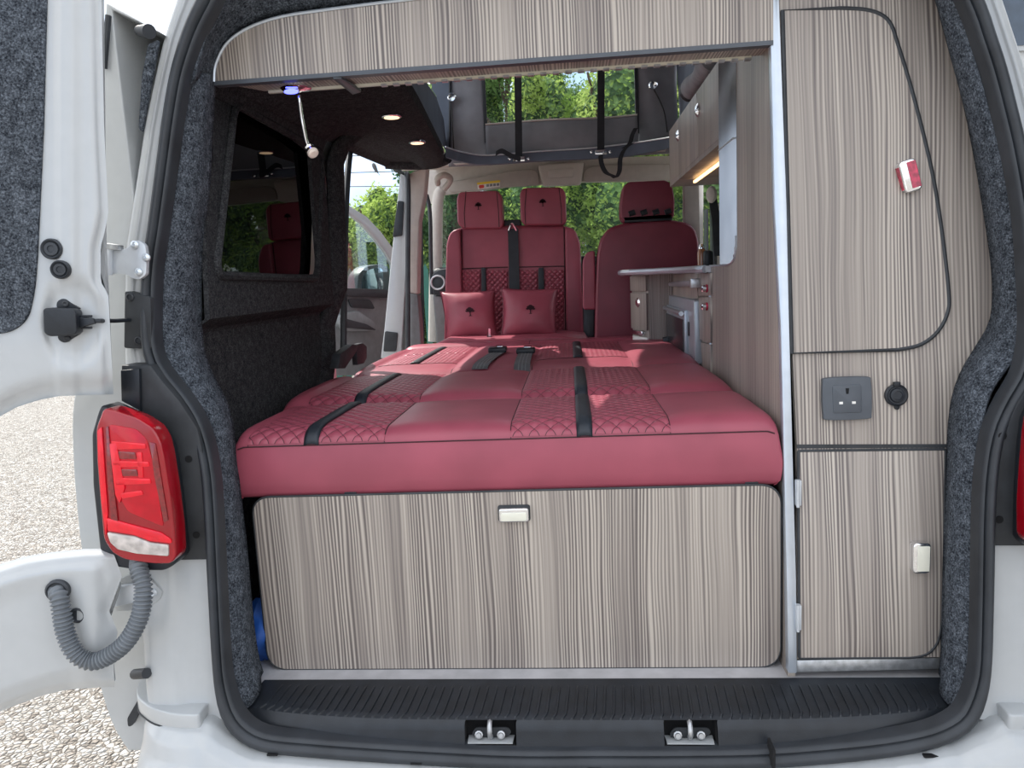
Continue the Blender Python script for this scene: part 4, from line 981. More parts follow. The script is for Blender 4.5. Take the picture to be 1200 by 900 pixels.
for (px, py, d) in ((829, 338, dr), (829, 359, dr2)):
    p = PX(px, py, .436); k_ = obj('knob', MB().lathe(p, (-1, 0, 0), [(.013, 0), (.013, .005), (.010, .008)], 20), 'red_insert', d)
    obj('button', MB().lathe(p+Vector((-.006, 0, 0)), (-1, 0, 0), [(.012, 0), (.012, .010), (.008, .013), (.001, .013)], 16), 'chrome', k_) if False else obj('knob', MB().lathe(p+Vector((-.006, 0, 0)), (-1, 0, 0), [(.012, 0), (.012, .010), (.008, .013), (.001, .013)], 16), 'chrome', d)
XP([(790, 322), (817, 320), (817, 350), (790, 351)], .438, .006, 'drawer_front', 'laminate_side', kb)
p0, p1 = PX(786, 333, .415), PX(812, 332, .415)
rl = tag(obj('towel_rail', MB().tube([p0, p1], .010, 12), 'alu'), 'short brushed metal rail on the kitchen unit under the worktop', 'rail')
obj('end_bracket', MB().box(.405, .445, p1.y-.02, p1.y+.015, p1.z-.016, p1.z+.016), 'steel_dull', rl, bev=.003)
mw = thing('built_in_oven', 'silver-framed dark-doored appliance built into the kitchen unit', 'appliance', (.42, 1.5, .95))
yA, yB = PX(815, 352, .425).y, PX(785, 352, .425).y; zt_ = PX(815, 352, .425).z; zb__ = 1.0
obj('frame', MB().box(.420, .450, yA, yB, 1.12, zt_), 'appliance', mw, bev=.006, seg=3)
obj('door', MB().box(.408, .424, yA+.14, yB-.01, 1.12, zt_-.04), 'appliance', mw, bev=.003)
obj('door_glass', MB().box(.404, .410, yA+.155, yB-.03, 1.13, zt_-.075), 'appliance_dark', mw, bev=.002)
obj('handle', MB().tube([(.398, yA+.15, zt_-.052), (.398, yB-.03, zt_-.052)], .009, 8), 'alu', mw)
obj('switch', MB().box(.416, .421, yA+.10, yA+.12, zt_-.13, zt_-.08), 'black_plastic', mw, bev=.001)
# far unit that turns across the aisle under the rounded end of the worktop
fu = thing('corner_cabinet', 'narrow wood-effect cabinet under the rounded end of the worktop', 'cabinet', (.4, 1.95, .56))
obj('side_panel', MB().box(.345, .445, 1.885, 1.90, .56, 1.434), 'laminate', fu)
FA, FB = Vector((.345, 1.885, 0)), Vector((.285, 2.085, 0)); fd = (FB-FA).normalized(); fnn = Vector((-fd.y, fd.x, 0))
def slant(name, s0, s1, z0, z1, d0, d1, mat, par, bev=.001):
    a, b_ = FA+fd*s0+fnn*d0, FA+fd*s1+fnn*d0
    return obj(name, MB().prism([a+Vector((0, 0, z0)), b_+Vector((0, 0, z0)), b_+Vector((0, 0, z1)), a+Vector((0, 0, z1))], fnn*(d1-d0)), mat, par, bev=bev)
slant('front_panel', 0, .20, .56, 1.434, -.006, .004, 'laminate_side', fu)
slant('drawer', .008, .195, 1.362, 1.428, .004, .014, 'laminate_side', fu)
dd = slant('door', .008, .195, 1.19, 1.352, .004, .014, 'laminate_side', fu)
kp = FA+fd*.10+fnn*.012+Vector((0, 0, 1.31)); obj('knob', MB().lathe(kp, fnn, [(.022, 0), (.022, .004), (.014, .010), (.001, .010)], 18), 'chrome', dd)
slant('catch', .04, .16, 1.165, 1.185, .004, .025, 'chrome', fu, .003)
slant('white_box', .0, .17, 1.04, 1.158, .004, .018, 'white_label', fu, .002)
obj('body', MB().box(.35, .85, 1.90, 2.08, .56, 1.43), 'laminate', fu)
sv = MB()
for x0_, x1_ in ((820.5, 823), (826, 829), (833, 836.5), (838, 841)):
    a, b_ = PX(x0_, 250, .845).y, PX(x1_, 250, .845).y; sv.box(.838, .850, min(a, b_), max(a, b_), 1.46, 1.80)
obj('window_bar', sv, 'rubber', wr, merge=False)
a, b_ = PX(846, 250, .845).y, PX(841, 250, .845).y
struct('wall_right.004', MB().box(.840, .852, a-.15, b_, 1.46, 1.80), 'visor', 'pale trim panel beside the kitchen window')
# bottle/knife block at the back of the worktop
kn = thing('drinks_bottle', 'small brown bottle-like object with silver cap standing on the worktop', 'bottle', PX(823, 310, .50))
b0 = PX(822.5, 309, .50); b0.z = 1.457
obj('body', MB().lathe(b0, (0, 0, 1), [(.014, 0), (.017, .004), (.017, .05), (.012, .065)], 16), 'bottle_brown', kn)
obj('cap', MB().lathe(b0, (0, 0, 1), [(.012, .064), (.012, .075), (.007, .082)], 14), 'chrome', kn)
b1 = PX(829.5, 309, .52); b1.z = 1.457
tag(obj('black_tin', MB().lathe(b1, (0, 0, 1), [(.018, 0), (.02, .004), (.02, .045), (.016, .055), (.006, .058)], 16), 'black_plastic'), 'small black container beside the brown bottle on the worktop', 'container')
# overhead lockers
oh = thing('overhead_locker', 'two-door wood-effect overhead locker above the kitchen worktop', 'locker', (.6, 1.3, 1.81))
obj('carcass', MB().box(.452, .855, .83, 1.85, 1.812, 2.02), 'laminate_side', oh)
for ya, yb in ((.82, 1.175), (1.180, 1.86)):
    d = obj('door', MB().box(.437, .451, ya, yb, 1.812, 2.022), 'laminate_side', oh, bev=.001)
    kp = PX(818, 130, .437) if ya < 1 else PX(795.5, 159, .437)
    kp.y = min(max(kp.y, ya+.03), yb-.03)
    obj('knob', MB().lathe(kp, (-1, 0, 0), [(.022, 0), (.022, .004), (.018, .007), (.010, .012), (.001, .013)], 20), 'chrome', d)
obj('bottom_board', MB().box(.437, .855, .82, 1.86, 1.795, 1.811), 'laminate_side', oh)
tag(obj('strip_light', MB().box(.495, .505, 1.05, 1.62, 1.780, 1.788), 'led_warm'), 'warm glowing strip light under the overhead locker', 'strip light')
# things glimpsed beyond the kitchen window opening
bpR = MB().prism([PY(x, y, 2.26) for x, y in ((802, 206), (819, 200), (822, 318), (802, 322))], (0, .06, 0))
struct('wall_right.001', bpR, 'headliner', 'beige pillar trim right of the driver seat', bev=.006)
ba = thing('seat_belt', 'driver seat belt running over its upper anchor on the right pillar', 'seat belt', PY(835, 228, 1.9))
obj('anchor', MB().lathe(PY(834.5, 228, 1.9), (-.6, -1, 0), [(.022, 0), (.024, .008), (.018, .018), (.004, .022)], 18, 1, 1.5), 'console_beige', ba)
obj('webbing', MB().band([PY(835, 232, 1.92), PY(839, 255, 1.92), PY(842, 300, 1.92)], (.018, 0, 0), (0, .0015, 0)), 'web', ba)
# ================================================================ RAISED ROOF
pr = thing('pop_up_roof', 'raised grey canvas roof with a clear front window', 'roof', (0, 2.25, 2.03))
YF = 2.25
wx = [PY(566, 84, YF), PY(745, 75, YF), PY(745, 137, YF), PY(570, 143, YF)]
wl, wr_, wtop, wbot = wx[0].x, wx[1].x, 2.62, PY(660, 141, YF).z
zc0 = 1.99; zc1 = 2.80; cl_, crr = -.56, .53
def wav(x, z): return YF+.008*math.sin(x*23+z*9)+.006*noise.noise(Vector((x*6, z*6, 1)))
cv = MB()
def cpan(mb, a, b_, z0, z1, nx, nz, f=wav, dz=0):
    mb.grid(lambda u, v: (a+(b_-a)*u, f(a+(b_-a)*u, z0+(z1-z0)*v), z0+(z1-z0)*v), nx, nz)
cpan(cv, cl_, wl, zc0, zc1, 12, 20); cpan(cv, wr_, crr, zc0, zc1, 12, 20)
obj('front_canvas', cv, 'canvas', pr, solid=.003, angle=80)
fl = MB(); fl.grid(lambda u, v: (wl+(wr_-wl)*u, YF-.02-.015*math.sin(PI*v)+.008*math.sin(u*9), zc0+(wbot+.012*math.sin(u*PI*2)*.3-zc0)*v), 40, 14)
obj('window_flap', fl, 'canvas', pr, solid=.003, angle=80)
obj('flap_hem', MB().tube([(wl+(wr_-wl)*i/30, YF-.022+.008*math.sin(i/30*9), wbot+.012*math.sin(i/30*PI*2)*.3) for i in range(31)], .0045, 6), 'console_beige', pr)
obj('window_film', MB().box(wl, wr_, YF-.002, YF, wbot-.01, wtop), 'pvc', pr)
for x in (wl, wr_): obj('zip', MB().box(x-.008, x+.008, YF-.012, YF+.002, zc0+.1, wtop), 'rubber', pr, bev=.001)
# side canvases
for X, q in ((-.565, [(478, -260), (492, -260), (495, 90), (511, 113), (520, 140), (524, 178), (476, 98), (455, 70), (455, -260)]),):
    obj('side_canvas', MB().prism([PX(x, y, X) for x, y in q], (-.004, 0, 0)), 'canvas_blue', pr, flat=True)
cs = MB(); cs.grid(lambda u, v: (.53+.012*math.sin(u*14+v*4), .75+(2.25-.75)*u, 2.03+.8*v), 40, 10)
obj('side_canvas', cs, 'canvas_blue', pr, solid=.003, angle=80)
obj('corner_canvas', MB().prism([PY(x, y, 2.24) for x, y in ((505, -260), (529, -260), (529, 176), (524, 180), (519, 140), (511, 112), (506, 105))], (0, .004, 0)), 'canvas_blue', pr)
obj('corner_piping', MB().tube([PY(527, y, 2.235) for y in (-100, 60, 120, 176)], .005, 6), 'rubber', pr)
obj('roof_lid', MB().prism([(-.66, .30, 2.20), (.66, .30, 2.20), (.66, 2.52, 2.90), (-.66, 2.52, 2.90)], (0, 0, .05)), 'white_paint', pr, bev=.02)
rt1 = cr([PY(x, y, Y) for x, y, Y in ((522, 172, 2.02), (540, 178, 2.12), (570, 182, 2.19), (630, 177.5, 2.205), (687, 174, 2.205), (740, 168, 2.18), (785, 161, 2.10), (800, 157, 2.04))], 8)
rb1 = cr([PY(x, y, Y-.01) for x, y, Y in ((522, 184, 2.02), (540, 189, 2.12), (568, 192.5, 2.19), (630, 188.5, 2.205), (687, 186, 2.205), (740, 182, 2.18), (785, 173, 2.10), (800, 169, 2.04))], 8)
rm = MB(); n_r = len(rt1); dY = Vector((0, .035, 0)); rows_ = [rt1[k]+dY for k in range(n_r)], rt1, rb1, [rb1[k]+dY for k in range(n_r)]
for q in range(3): rm.strip(rows_[q], rows_[q+1])
obj('opening_rail', rm, 'canvas_blue', pr, angle=40)
obj('rail_bead', MB().tube([p+Vector((0, -.003, .0)) for p in rt1], .0035, 6), 'zinc', pr)
rt_ = thing('rolled_canvas', 'grey rolled-up canvas strapped above the overhead locker', 'canvas roll', PY(803, 115, 1.7))
a, b_ = PX(806, 110, .46), PX(836, 68, .46)
rp_ = [a.lerp(b_, i/20) for i in range(21)]
obj('roll', MB().tube(rp_, lambda t: .035+.006*math.sin(t*9)-.02*max(0, .1-t)*6, 16), 'roll_grey', rt_, angle=60)
obj('strap', MB().tube([a.lerp(b_, .12), a.lerp(b_, .2)], .041, 16), 'black_ribbon', rt_)
# light fittings on the canvas
for px, py, pts, lab in ((530, 114, [(528, 122), (530, 145), (532, 178)], 'left chrome spotlight clipped to the roof canvas with its wire'), (765, 100, [(768, 108), (778, 130), (782, 155)], 'right chrome spotlight clipped to the roof canvas with its wire')):
    c = PY(px, py, 2.215); t = thing('canvas_spotlight', lab, 'lamp', c, 'chrome spotlights on the roof canvas')
    obj('lamp_body', MB().lathe(c, (0, -1, -.2), [(.010, -.02), (.020, 0), (.021, .014), (.016, .022), (.001, .02)], 18), 'chrome', t)
    obj('wire', MB().tube(cr([c+Vector((0, .01, -.01))]+[PY(x, y, 2.225) for x, y in pts], 6), .003, 6), 'cable', t)
# straps
for i, (x, y1) in enumerate(((608, 186), (704, 178))):
    c = PY(x, y1, 2.175)
    t = thing('roof_strap', ('left' if i == 0 else 'right')+' black roof strap hanging down across the canvas window', 'strap', c, 'black roof straps')
    topx = 606.5 if i == 0 else 704.5
    obj('webbing', MB().band([PY(topx, -120, 2.175), PY(topx, 60, 2.175), c+Vector((0, 0, -.01))], (.0165, 0, 0), (0, .0015, 0)), 'web', t)
    obj('buckle', MB().prism([PY(px, py, 2.165) for px, py in ((x-7, y1-2), (x+7, y1-3), (x+7, y1+3), (x-7, y1+3))], (0, .006, 0)), 'chrome', t, bev=.0015)
    for dx in (-11, 11): obj('rivet', MB().lathe(PY(x+dx, y1, 2.168), (0, -1, 0), [(.008, 0), (.007, .005), (.001, .007)], 12), 'chrome', t)
    if i == 1:
        lpth = cr([PY(x_, y_, 2.15) for x_, y_ in ((704, 182), (705, 192), (710, 202), (718, 206), (722, 208), (726, 200), (727, 186), (732, 175), (741, 168))], 6)
        obj('loose_end', MB().band(lpth, (.010, 0, .002), (.001, .0012, 0)), 'web', t)
        obj('loose_end', MB().band(cr([PY(x_, y_, 2.16) for x_, y_ in ((745, 150), (741, 158), (738, 168), (730, 174))], 5), (.010, 0, 0), (0, .0012, 0)), 'web', t)
    else:
        obj('loose_end', MB().band(cr([PY(x_, y_, 2.15) for x_, y_ in ((581, 180), (588, 177), (598, 182), (610, 187))], 5), (.002, 0, .011), (0, .0014, 0)), 'web', t)
# ================================================================ CAB
hlb = MB(); hlb.grid(lambda u, v: (-.79+1.63*u, 2.245+1.0*v, 1.99+.02*(1-abs(2*u-1)**2)+.14*v), 30, 12)
struct('ceiling.004', hlb, 'headliner', 'beige headliner over the cab', solid=.01, angle=80)
hdr = MB().prism([PY(x, y, 3.20) for x, y in ((500, 190), (650, 186), (810, 182), (810, 211), (680, 213), (600, 218), (520, 228), (510, 240), (498, 236))], (0, .05, 0))
struct('ceiling.005', hdr, 'headliner', 'beige header trim over the windscreen')
ws = obj('window_3', MB().prism([PY(500, 215, 3.28), PY(815, 195, 3.28), Vector((.80, 3.95, 1.3)), Vector((-.92, 3.95, 1.3))], (0, .005, .002)), 'windscreen'); ws['kind'] = 'structure'; ws['label'] = 'windscreen of the cab beyond the seats'
struct('wall_left.003', MB().tube(cr([PY(518, 222, 3.2), PY(513, 235, 3.2), PY(511, 300, 3.2), PY(510, 400, 3.2)], 5), lambda t: .03+.015*t, 12), 'headliner', 'beige windscreen pillar on the passenger side')
struct('wall_left.004', MB().tube(cr([PY(500, 228, 3.02), PY(504, 250, 3.03), PY(505, 300, 3.04), PY(506, 345, 3.04)], 5), .012, 8), 'rubber', 'dark seal of the open passenger door')
struct('wall_right.002', MB().tube(cr([PY(812, 205, 3.1), PY(812, 300, 3.1), PY(812, 400, 3.1)], 5), .06, 12), 'headliner', 'beige windscreen pillar on the driver side')
struct('wall_right.003', MB().box(.86, .90, 2.2, 3.6, .5, 1.45), 'cab_grey', 'driver door lining')
# roof side over the slider and the pillar between slider and cab
oc = MB().prism([(-.87, 1.45, 1.995), (-.87, 2.5, 2.04), (-.87, 2.5, 2.12), (-.87, 1.2, 2.12), (-.87, 1.2, 1.98)], (.05, 0, 0))
struct('wall_left.005', oc, 'carpet_dark', 'carpeted rail above the open side doorway')
struct('wall_left.006', MB().tube(cr([PX(402, 420, -.835), PX(405, 250, -.835), PX(411, 172, -.845), PX(418, 167, -.85), PX(440, 181, -.85), PX(472, 204, -.85), PY(478, 212, 2.36), PY(478, 300, 2.36), PY(478, 420, 2.36)], 6), .013, 8), 'rubber', 'black seal round the side doorway')
bpw = thing('door_pillar', 'white pillar with black lock fittings between side doorway and cab', 'pillar', PY(465, 400, 2.4))
obj('post', MB().prism([PY(x, y, 2.40) for x, y in ((469, 203), (478, 209), (477, 300), (470, 420), (446, 420), (450, 388), (461, 276))], (0, .10, 0)), 'white_paint', bpw, bev=.006, seg=3)
obj('lock_plate', MB().prism([PY(x, y, 2.39) for x, y in rpoly([(466, 235), (473, 236), (471, 276), (460, 278), (462, 262)], 2)], (0, .02, 0)), 'black_plastic', bpw, bev=.003)
obj('lock_plate', MB().prism([PY(x, y, 2.39) for x, y in rpoly([(451, 388), (466, 390), (464, 412), (449, 412)], 2)], (0, .02, 0)), 'dark_bracket', bpw, bev=.003)
obj('pillar_trim', MB().prism([PY(x, y, 2.42) for x, y in ((479, 204), (486, 200), (500, 196), (497, 230), (491, 260), (489, 345), (479, 343))], (0, .09, 0)), 'headliner', bpw, bev=.008, seg=3)
obj('pillar_trim', MB().prism([PY(x, y, 2.415) for x, y in ((479, 343), (489, 345), (492, 380), (494, 425), (479, 425))], (0, .09, 0)), 'cab_grey', bpw, bev=.006)
pb5 = thing('seat_belt', 'black passenger seat belt hanging beside the cab door opening', 'seat belt', PY(495, 400, 2.6))
obj('webbing', MB().band([PY(493, 238, 2.6), PY(494, 280, 2.6), PY(496, 400, 2.6)], (.008, 0, 0), (0, .0015, 0)), 'web', pb5)
obj('anchor', MB().lathe(PY(492.5, 236, 2.59), (.3, -1, 0), [(.016, 0), (.018, .01), (.006, .02)], 14, 1, 2), 'black_plastic', pb5)
gh = thing('grab_handle', 'beige grab handle on the ceiling corner of the cab', 'handle', PY(520, 212, 2.75))
obj('grip', MB().tube(cr([PY(513, 215, 2.8), PY(513, 209, 2.72), PY(520, 205, 2.70), (PY(527, 208, 2.72)), PY(527, 213, 2.76), PY(521, 221, 2.80)], 5), .017, 10), 'visor', gh)
# visors and console
def py_panel(name, pts, Y, th, mat, par, r=0, bev=.004, **k):
    q = rpoly(pts, r) if r else [Vector(p) for p in pts]
    return obj(name, MB().prism([PY(p[0], p[1], Y) for p in q], (0, th, 0)), mat, par, bev=bev, **k)
v1 = thing('sun_visor', 'left beige sun visor with a yellow and white warning sticker', 'sun visor', PY(570, 210, 3.12))
py_panel('visor_panel', [(524, 213), (560, 208), (600, 200), (622, 198), (631, 202), (633, 217), (600, 219), (560, 223), (526, 226)], 3.14, .02, 'visor', v1, 4, .006)
lb_ = py_panel('warning_label', [(559, 214), (586, 211), (586, 219), (560, 222)], 3.135, .003, 'white_label', v1, 0, 0)
py_panel('yellow_strip', [(559, 214), (586, 211), (586, 213.6), (559.3, 216.6)], 3.133, .002, 'yellow_label', lb_, 0, 0)
py_panel('red_sign', [(561, 217), (567, 216.3), (567.5, 220), (561.5, 221)], 3.132, .002, 'red_label', lb_, 1.5, 0)
for i in range(4): py_panel('printed_line', [(570+i*4, 216.0-i*.4), (573+i*4, 215.7-i*.4), (573+i*4, 218.6-i*.4), (570+i*4, 219-i*.4)], 3.132, .002, 'cab_grey', lb_, 0, 0)
v2 = thing('sun_visor', 'right beige sun visor above the driver', 'sun visor', PY(740, 205, 3.12))
py_panel('visor_panel', [(684, 213), (684, 201), (692, 195), (720, 193), (800, 192), (802, 211)], 3.14, .02, 'visor', v2, 5, .006)
oc2 = thing('overhead_console', 'pale beige overhead console between the two sun visors', 'console', PY(658, 205, 3.1))
py_panel('body', [(630, 193), (685, 189), (681, 216), (636, 218)], 3.12, .06, 'console_beige', oc2, 4, .010)
py_panel('light_cover', [(642, 199), (673, 196.5), (672, 207), (643, 209)], 3.105, .02, 'console_beige', oc2, 2, .003)
# dashboard
ds = thing('dashboard', 'dark dashboard seen between and beside the front seats', 'dashboard', (0, 3.3, 1.2))
obj('dash_body', MB().box(-.84, .84, 3.10, 3.70, .80, 1.53), 'cab_dark', ds, bev=.04, seg=4)
py_panel('vent_pod', [(506, 322), (514, 316), (526, 314), (528, 345), (520, 348), (507, 345)], 3.00, .12, 'black_plastic', ds, 3, .010)
obj('vent_ring', MB().tube([PY(508+8*math.cos(a/16*2*PI)+5, 331+8*math.sin(a/16*2*PI), 2.99) for a in range(16)], .006, 6, closed=True), 'zinc', ds)
py_panel('side_lining', [(507, 346), (522, 348), (524, 405), (512, 405)], 3.02, .1, 'cab_grey', ds, 3, .01)
py_panel('centre_vents', [(681, 300), (700, 300), (700, 345), (683, 345)], 3.04, .05, 'black_plastic', ds, 1, .003)
for i in range(5): py_panel('vent_slat', [(684, 303+i*8), (698, 303+i*8), (698, 305+i*8), (684, 305+i*8)], 3.03, .01, 'grey_plastic', ds, 0, 0)
# tree emblem
def emblem(c, ax, az, s, par):
    nrm = ax.cross(az).normalized(); nrm = nrm if nrm.y < 0 else -nrm
    mb = MB()
    def blob(x, z, r, rz=None):
        mb.prism([c+ax*(x+r*math.cos(2*PI*k/9))*s+az*(z+(rz or r)*math.sin(2*PI*k/9))*s+nrm*.0005 for k in range(9)], nrm*.0016)
    for x, z, r in ((0, .66, .34), (-.3, .48, .32), (.3, .48, .32), (-.5, .2, .26), (.5, .2, .26), (-.18, .3, .3), (.2, .28, .3), (0, .15, .3)): blob(x, z, r, r*.62)
    mb.prism([c+ax*x*s+az*z*s+nrm*.0006 for x, z in ((-.08, .3), (.08, .3), (.08, -.5), (.3, -.64), (-.3, -.64), (-.08, -.5))], nrm*.0014)
    return obj('tree_emblem', mb, 'emblem', par, flat=True)
EX, EZ = Vector((1, 0, 0)), Vector((0, 0, 1))
def slab(name, pts, Y, th, mat, par, r=6, bev=.03, seg=5, puff=0):
    q = rpoly(pts, r, 8); return obj(name, MB().prism([PY(p.x, p.y, Y) for p in q], (0, th, 0)), mat, par, bev=bev, seg=seg, angle=50)
# double passenger seat, turned to face the bed
ps = thing('passenger_seat', 'burgundy double front seat turned to face the bed, quilted lower back', 'seat', (-.3, 2.75, .9))
YB = 2.70
slab('backrest', [(523, 284), (527, 271), (545, 265), (600, 264), (660, 264), (674, 268), (680, 284), (684, 398), (682, 410), (520, 412)], YB, .15, 'leather', ps, 7, .03)
slab('side_bolster', [(523, 285), (528, 271), (539, 267), (541, 340), (542, 410), (520, 410)], YB-.035, .08, 'leather', ps, 6, .022)
slab('side_bolster', [(662, 266), (673, 268), (680, 284), (684, 400), (664, 402), (663, 330)], YB-.035, .08, 'leather', ps, 6, .022)
def vquilt(x0, x1, y0, y1):
    a, b_, c, d = PY(x0, y0, YB-.006), PY(x1, y0, YB-.006), PY(x1, y1, YB-.006), PY(x0, y1, YB-.006); p = .030
    mb = MB(); off = ps.location
    def fn(u, v):
        q = a.lerp(b_, u).lerp(d.lerp(c, u), v); X, Z = q.x-off.x, q.z-off.z
        dd = abs(math.sin(PI*(X+Z)/p)*math.sin(PI*(X-Z)/p))**.5; e = min(1, u*30, (1-u)*30, v*30, (1-v)*30)
        return q+Vector((0, -.008*dd*e, 0))
    mb.grid(fn, int((b_.x-a.x)/.004), int((a.z-d.z)/.004)); return mb
qm = M['leather_quilt_upright']
for nd in qm.node_tree.nodes:
    if nd.type == 'MATH' and nd.operation == 'DIVIDE': nd.inputs[1].default_value = .030
for x0, x1 in ((541, 563), (570, 595), (609, 630), (638, 661)): obj('quilted_panel', vquilt(x0, x1, 316, 400), qm, ps, angle=180)
for x0, x1 in ((564, 569), (631, 637)): py_panel('ribbon', [(x0, 314), (x1, 313.5), (x1+1, 400), (x0+1, 400)], YB-.018, .012, 'black_ribbon', ps, 0, .001)
for pts in ([(541, 315), (595, 313)], [(606, 313), (661, 312)], [(541, 268), (542, 400)], [(661, 266), (663, 400)], [(597, 266), (599, 400)]): obj('seam', MB().tube([PY(x, y, YB-.003) for x, y in pts], .003, 5), 'stitch', ps)
slab('seat_cushion', [(508, 405), (520, 398), (660, 394), (690, 398), (694, 420), (505, 424)], 2.24, .46, 'leather', ps, 5, .03)
obj('centre_belt', MB().band([PY(601, 268, YB-.012), PY(602, 300, YB-.022), PY(604, 400, YB-.022)], (.028, 0, 0), (0, .0015, 0)), 'black_ribbon', ps)
py_panel('belt_guide', [(590, 258), (610, 257), (611, 267), (591, 268)], YB+.02, .06, 'black_plastic', ps, 2, .005)
obj('belt_hook', MB().tube(cr([PY(596, 270, YB-.03), PY(600, 262, YB-.04), PY(605, 270, YB-.03)], 5), .006, 8), 'chrome', ps)
def headrest(pts, Y, th, par, leather_='leather'):
    h = slab('headrest', pts, Y, th, leather_, par, 7, .028); return h
h1 = headrest([(536, 262), (535, 232), (538, 225), (583, 223), (588, 230), (590, 264), (586, 268), (542, 268)], YB-.03, .11, ps)
h2 = headrest([(610, 258), (609, 226), (613, 220), (658, 219), (663, 226), (664, 259), (660, 264), (614, 264)], YB-.03, .11, ps)
for pts in ([(546, 224), (544, 250), (545, 267)], [(582, 224), (584, 245), (585, 266)]): obj('seam', MB().tube([PY(x, y, YB-.030) for x, y in pts], .0022, 5), 'stitch', h1)
for pts in ([(617, 221), (615, 245), (616, 263)], [(655, 220), (658, 245), (658, 262)]): obj('seam', MB().tube([PY(x, y, YB-.030) for x, y in pts], .0022, 5), 'stitch', h2)
emblem(PY(560.5, 242, YB-.030), EX, EZ, .026, h1); emblem(PY(636, 238, YB-.030), EX, EZ, .026, h2)
for x0, x1, y in ((544, 582, 270), (617, 656, 266)):
    for x in (x0, x1): obj('headrest_post', MB().tube([PY(x, y+4, YB+.04), PY(x, y-6, YB+.04)], .006, 8), 'chrome', ps)
# driver seat, seen from behind
dv = thing('driver_seat', 'plain burgundy driver seat seen from behind on the right', 'seat', (.36, 2.3, .9))
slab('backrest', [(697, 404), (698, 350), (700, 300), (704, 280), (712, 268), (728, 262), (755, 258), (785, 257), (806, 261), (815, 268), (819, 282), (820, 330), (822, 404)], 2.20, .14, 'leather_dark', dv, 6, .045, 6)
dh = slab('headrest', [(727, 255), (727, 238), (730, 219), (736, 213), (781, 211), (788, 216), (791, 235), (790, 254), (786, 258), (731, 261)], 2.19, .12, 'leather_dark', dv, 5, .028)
for i in range(4):
    obj('black_stud', MB().tube([PY(737+i*14, 251-i*.6, 2.186), PY(744+i*14, 248.5-i*.6, 2.186)], .013, 10), 'black_plastic', dh)
obj('lower_cover', MB().prism([PY(x, y, 2.19) for x, y in ((730, 254), (788, 250), (788, 258), (732, 261))], (0, .02, 0)), 'black_plastic', dh, bev=.004)
slab('armrest', [(683, 363), (683, 305), (687, 296), (697, 293), (698, 330), (698, 363)], 2.24, .08, 'leather', dv, 4, .018)
py_panel('armrest_base', [(684, 362), (697, 362), (696, 395), (688, 395), (684, 388)], 2.25, .08, 'black_plastic', dv, 2, .008)
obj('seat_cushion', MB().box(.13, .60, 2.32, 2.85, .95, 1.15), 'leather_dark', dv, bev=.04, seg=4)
obj('seat_base', MB().box(.18, .55, 2.36, 2.8, .56, .95), 'cab_dark', dv, bev=.02)
# scatter cushions
def pillow(cs, Y, lab, tilt):
    a, b_, c, d = [PY(x, y, Y+t) for (x, y), t in zip(cs, (tilt, tilt, 0, 0))]
    cen_ = (a+b_+c+d)/4; n_ = (b_-a).cross(d-a).normalized(); n_ = n_ if n_.y < 0 else -n_
    t = thing('scatter_cushion', lab, 'cushion', cen_, 'burgundy scatter cushions with a tree emblem')
    mb = MB()
    for sgn_ in (1, -1):
        def fn(u, v):
            uu, vv = 2*u-1, 2*v-1; k_ = .07
            su = u+k_*.5*uu*-1*(1-vv*vv)*-(-1)*(1-abs(uu))*0; pin = .075
            u2 = .5+.5*uu*(1-pin*(1-vv*vv)); v2 = .5+.5*vv*(1-pin*(1-uu*uu))
            base = a.lerp(b_, u2).lerp(d.lerp(c, u2), v2)
            h = .062*((1-uu*uu)*(1-vv*vv))**.45 + .004*noise.noise(Vector((u*5, v*5, cen_.x*9)))*(1-uu*uu)*(1-vv*vv)
            return base+n_*h*sgn_
        mb.grid(fn, 30, 30)
    o = obj('cover', mb, 'leather', t, angle=70)
    edge = []
    for k in range(80):
        s_ = k/20; i = int(s_); f_ = s_-i
        uu, vv = [(-1+2*f_, -1), (1, -1+2*f_), (1-2*f_, 1), (-1, 1-2*f_)][i]
        u2 = .5+.5*uu*(1-.075*(1-vv*vv)); v2 = .5+.5*vv*(1-.075*(1-uu*uu)); edge.append(a.lerp(b_, u2).lerp(d.lerp(c, u2), v2))
    obj('piping', MB().tube(edge, .004, 6, closed=True), 'leather_dark', t)
    az = (a-d).normalized(); ax = (b_-a).normalized()
    emblem(cen_+n_*.064+ax*.01, ax, az, .032, t)
pillow([(516, 342), (580, 340), (584, 396), (523, 399)], 2.47, 'left scatter cushion, the one nearer the side doorway', .07)
pillow([(588, 338), (654, 338), (652, 394), (587, 396)], 2.46, 'right scatter cushion, the one nearer the driver seat', .07)
bk = thing('seat_belt', 'small black buckle stalk standing up in front of the scatter cushions', 'seat belt', PY(574, 398, 2.33))
obj('stalk', MB().prism([PY(x, y, 2.33) for x, y in ((566, 398), (571, 394), (573, 384), (575, 394), (580, 396), (581, 401), (566, 401))], (0, .02, 0)), 'black_plastic', bk, bev=.002)
obj('tongue', MB().prism([PY(x, y, 2.325) for x, y in ((572.5, 385), (574.5, 385), (575, 394), (572.5, 394))], (0, .006, 0)), 'chrome', bk)
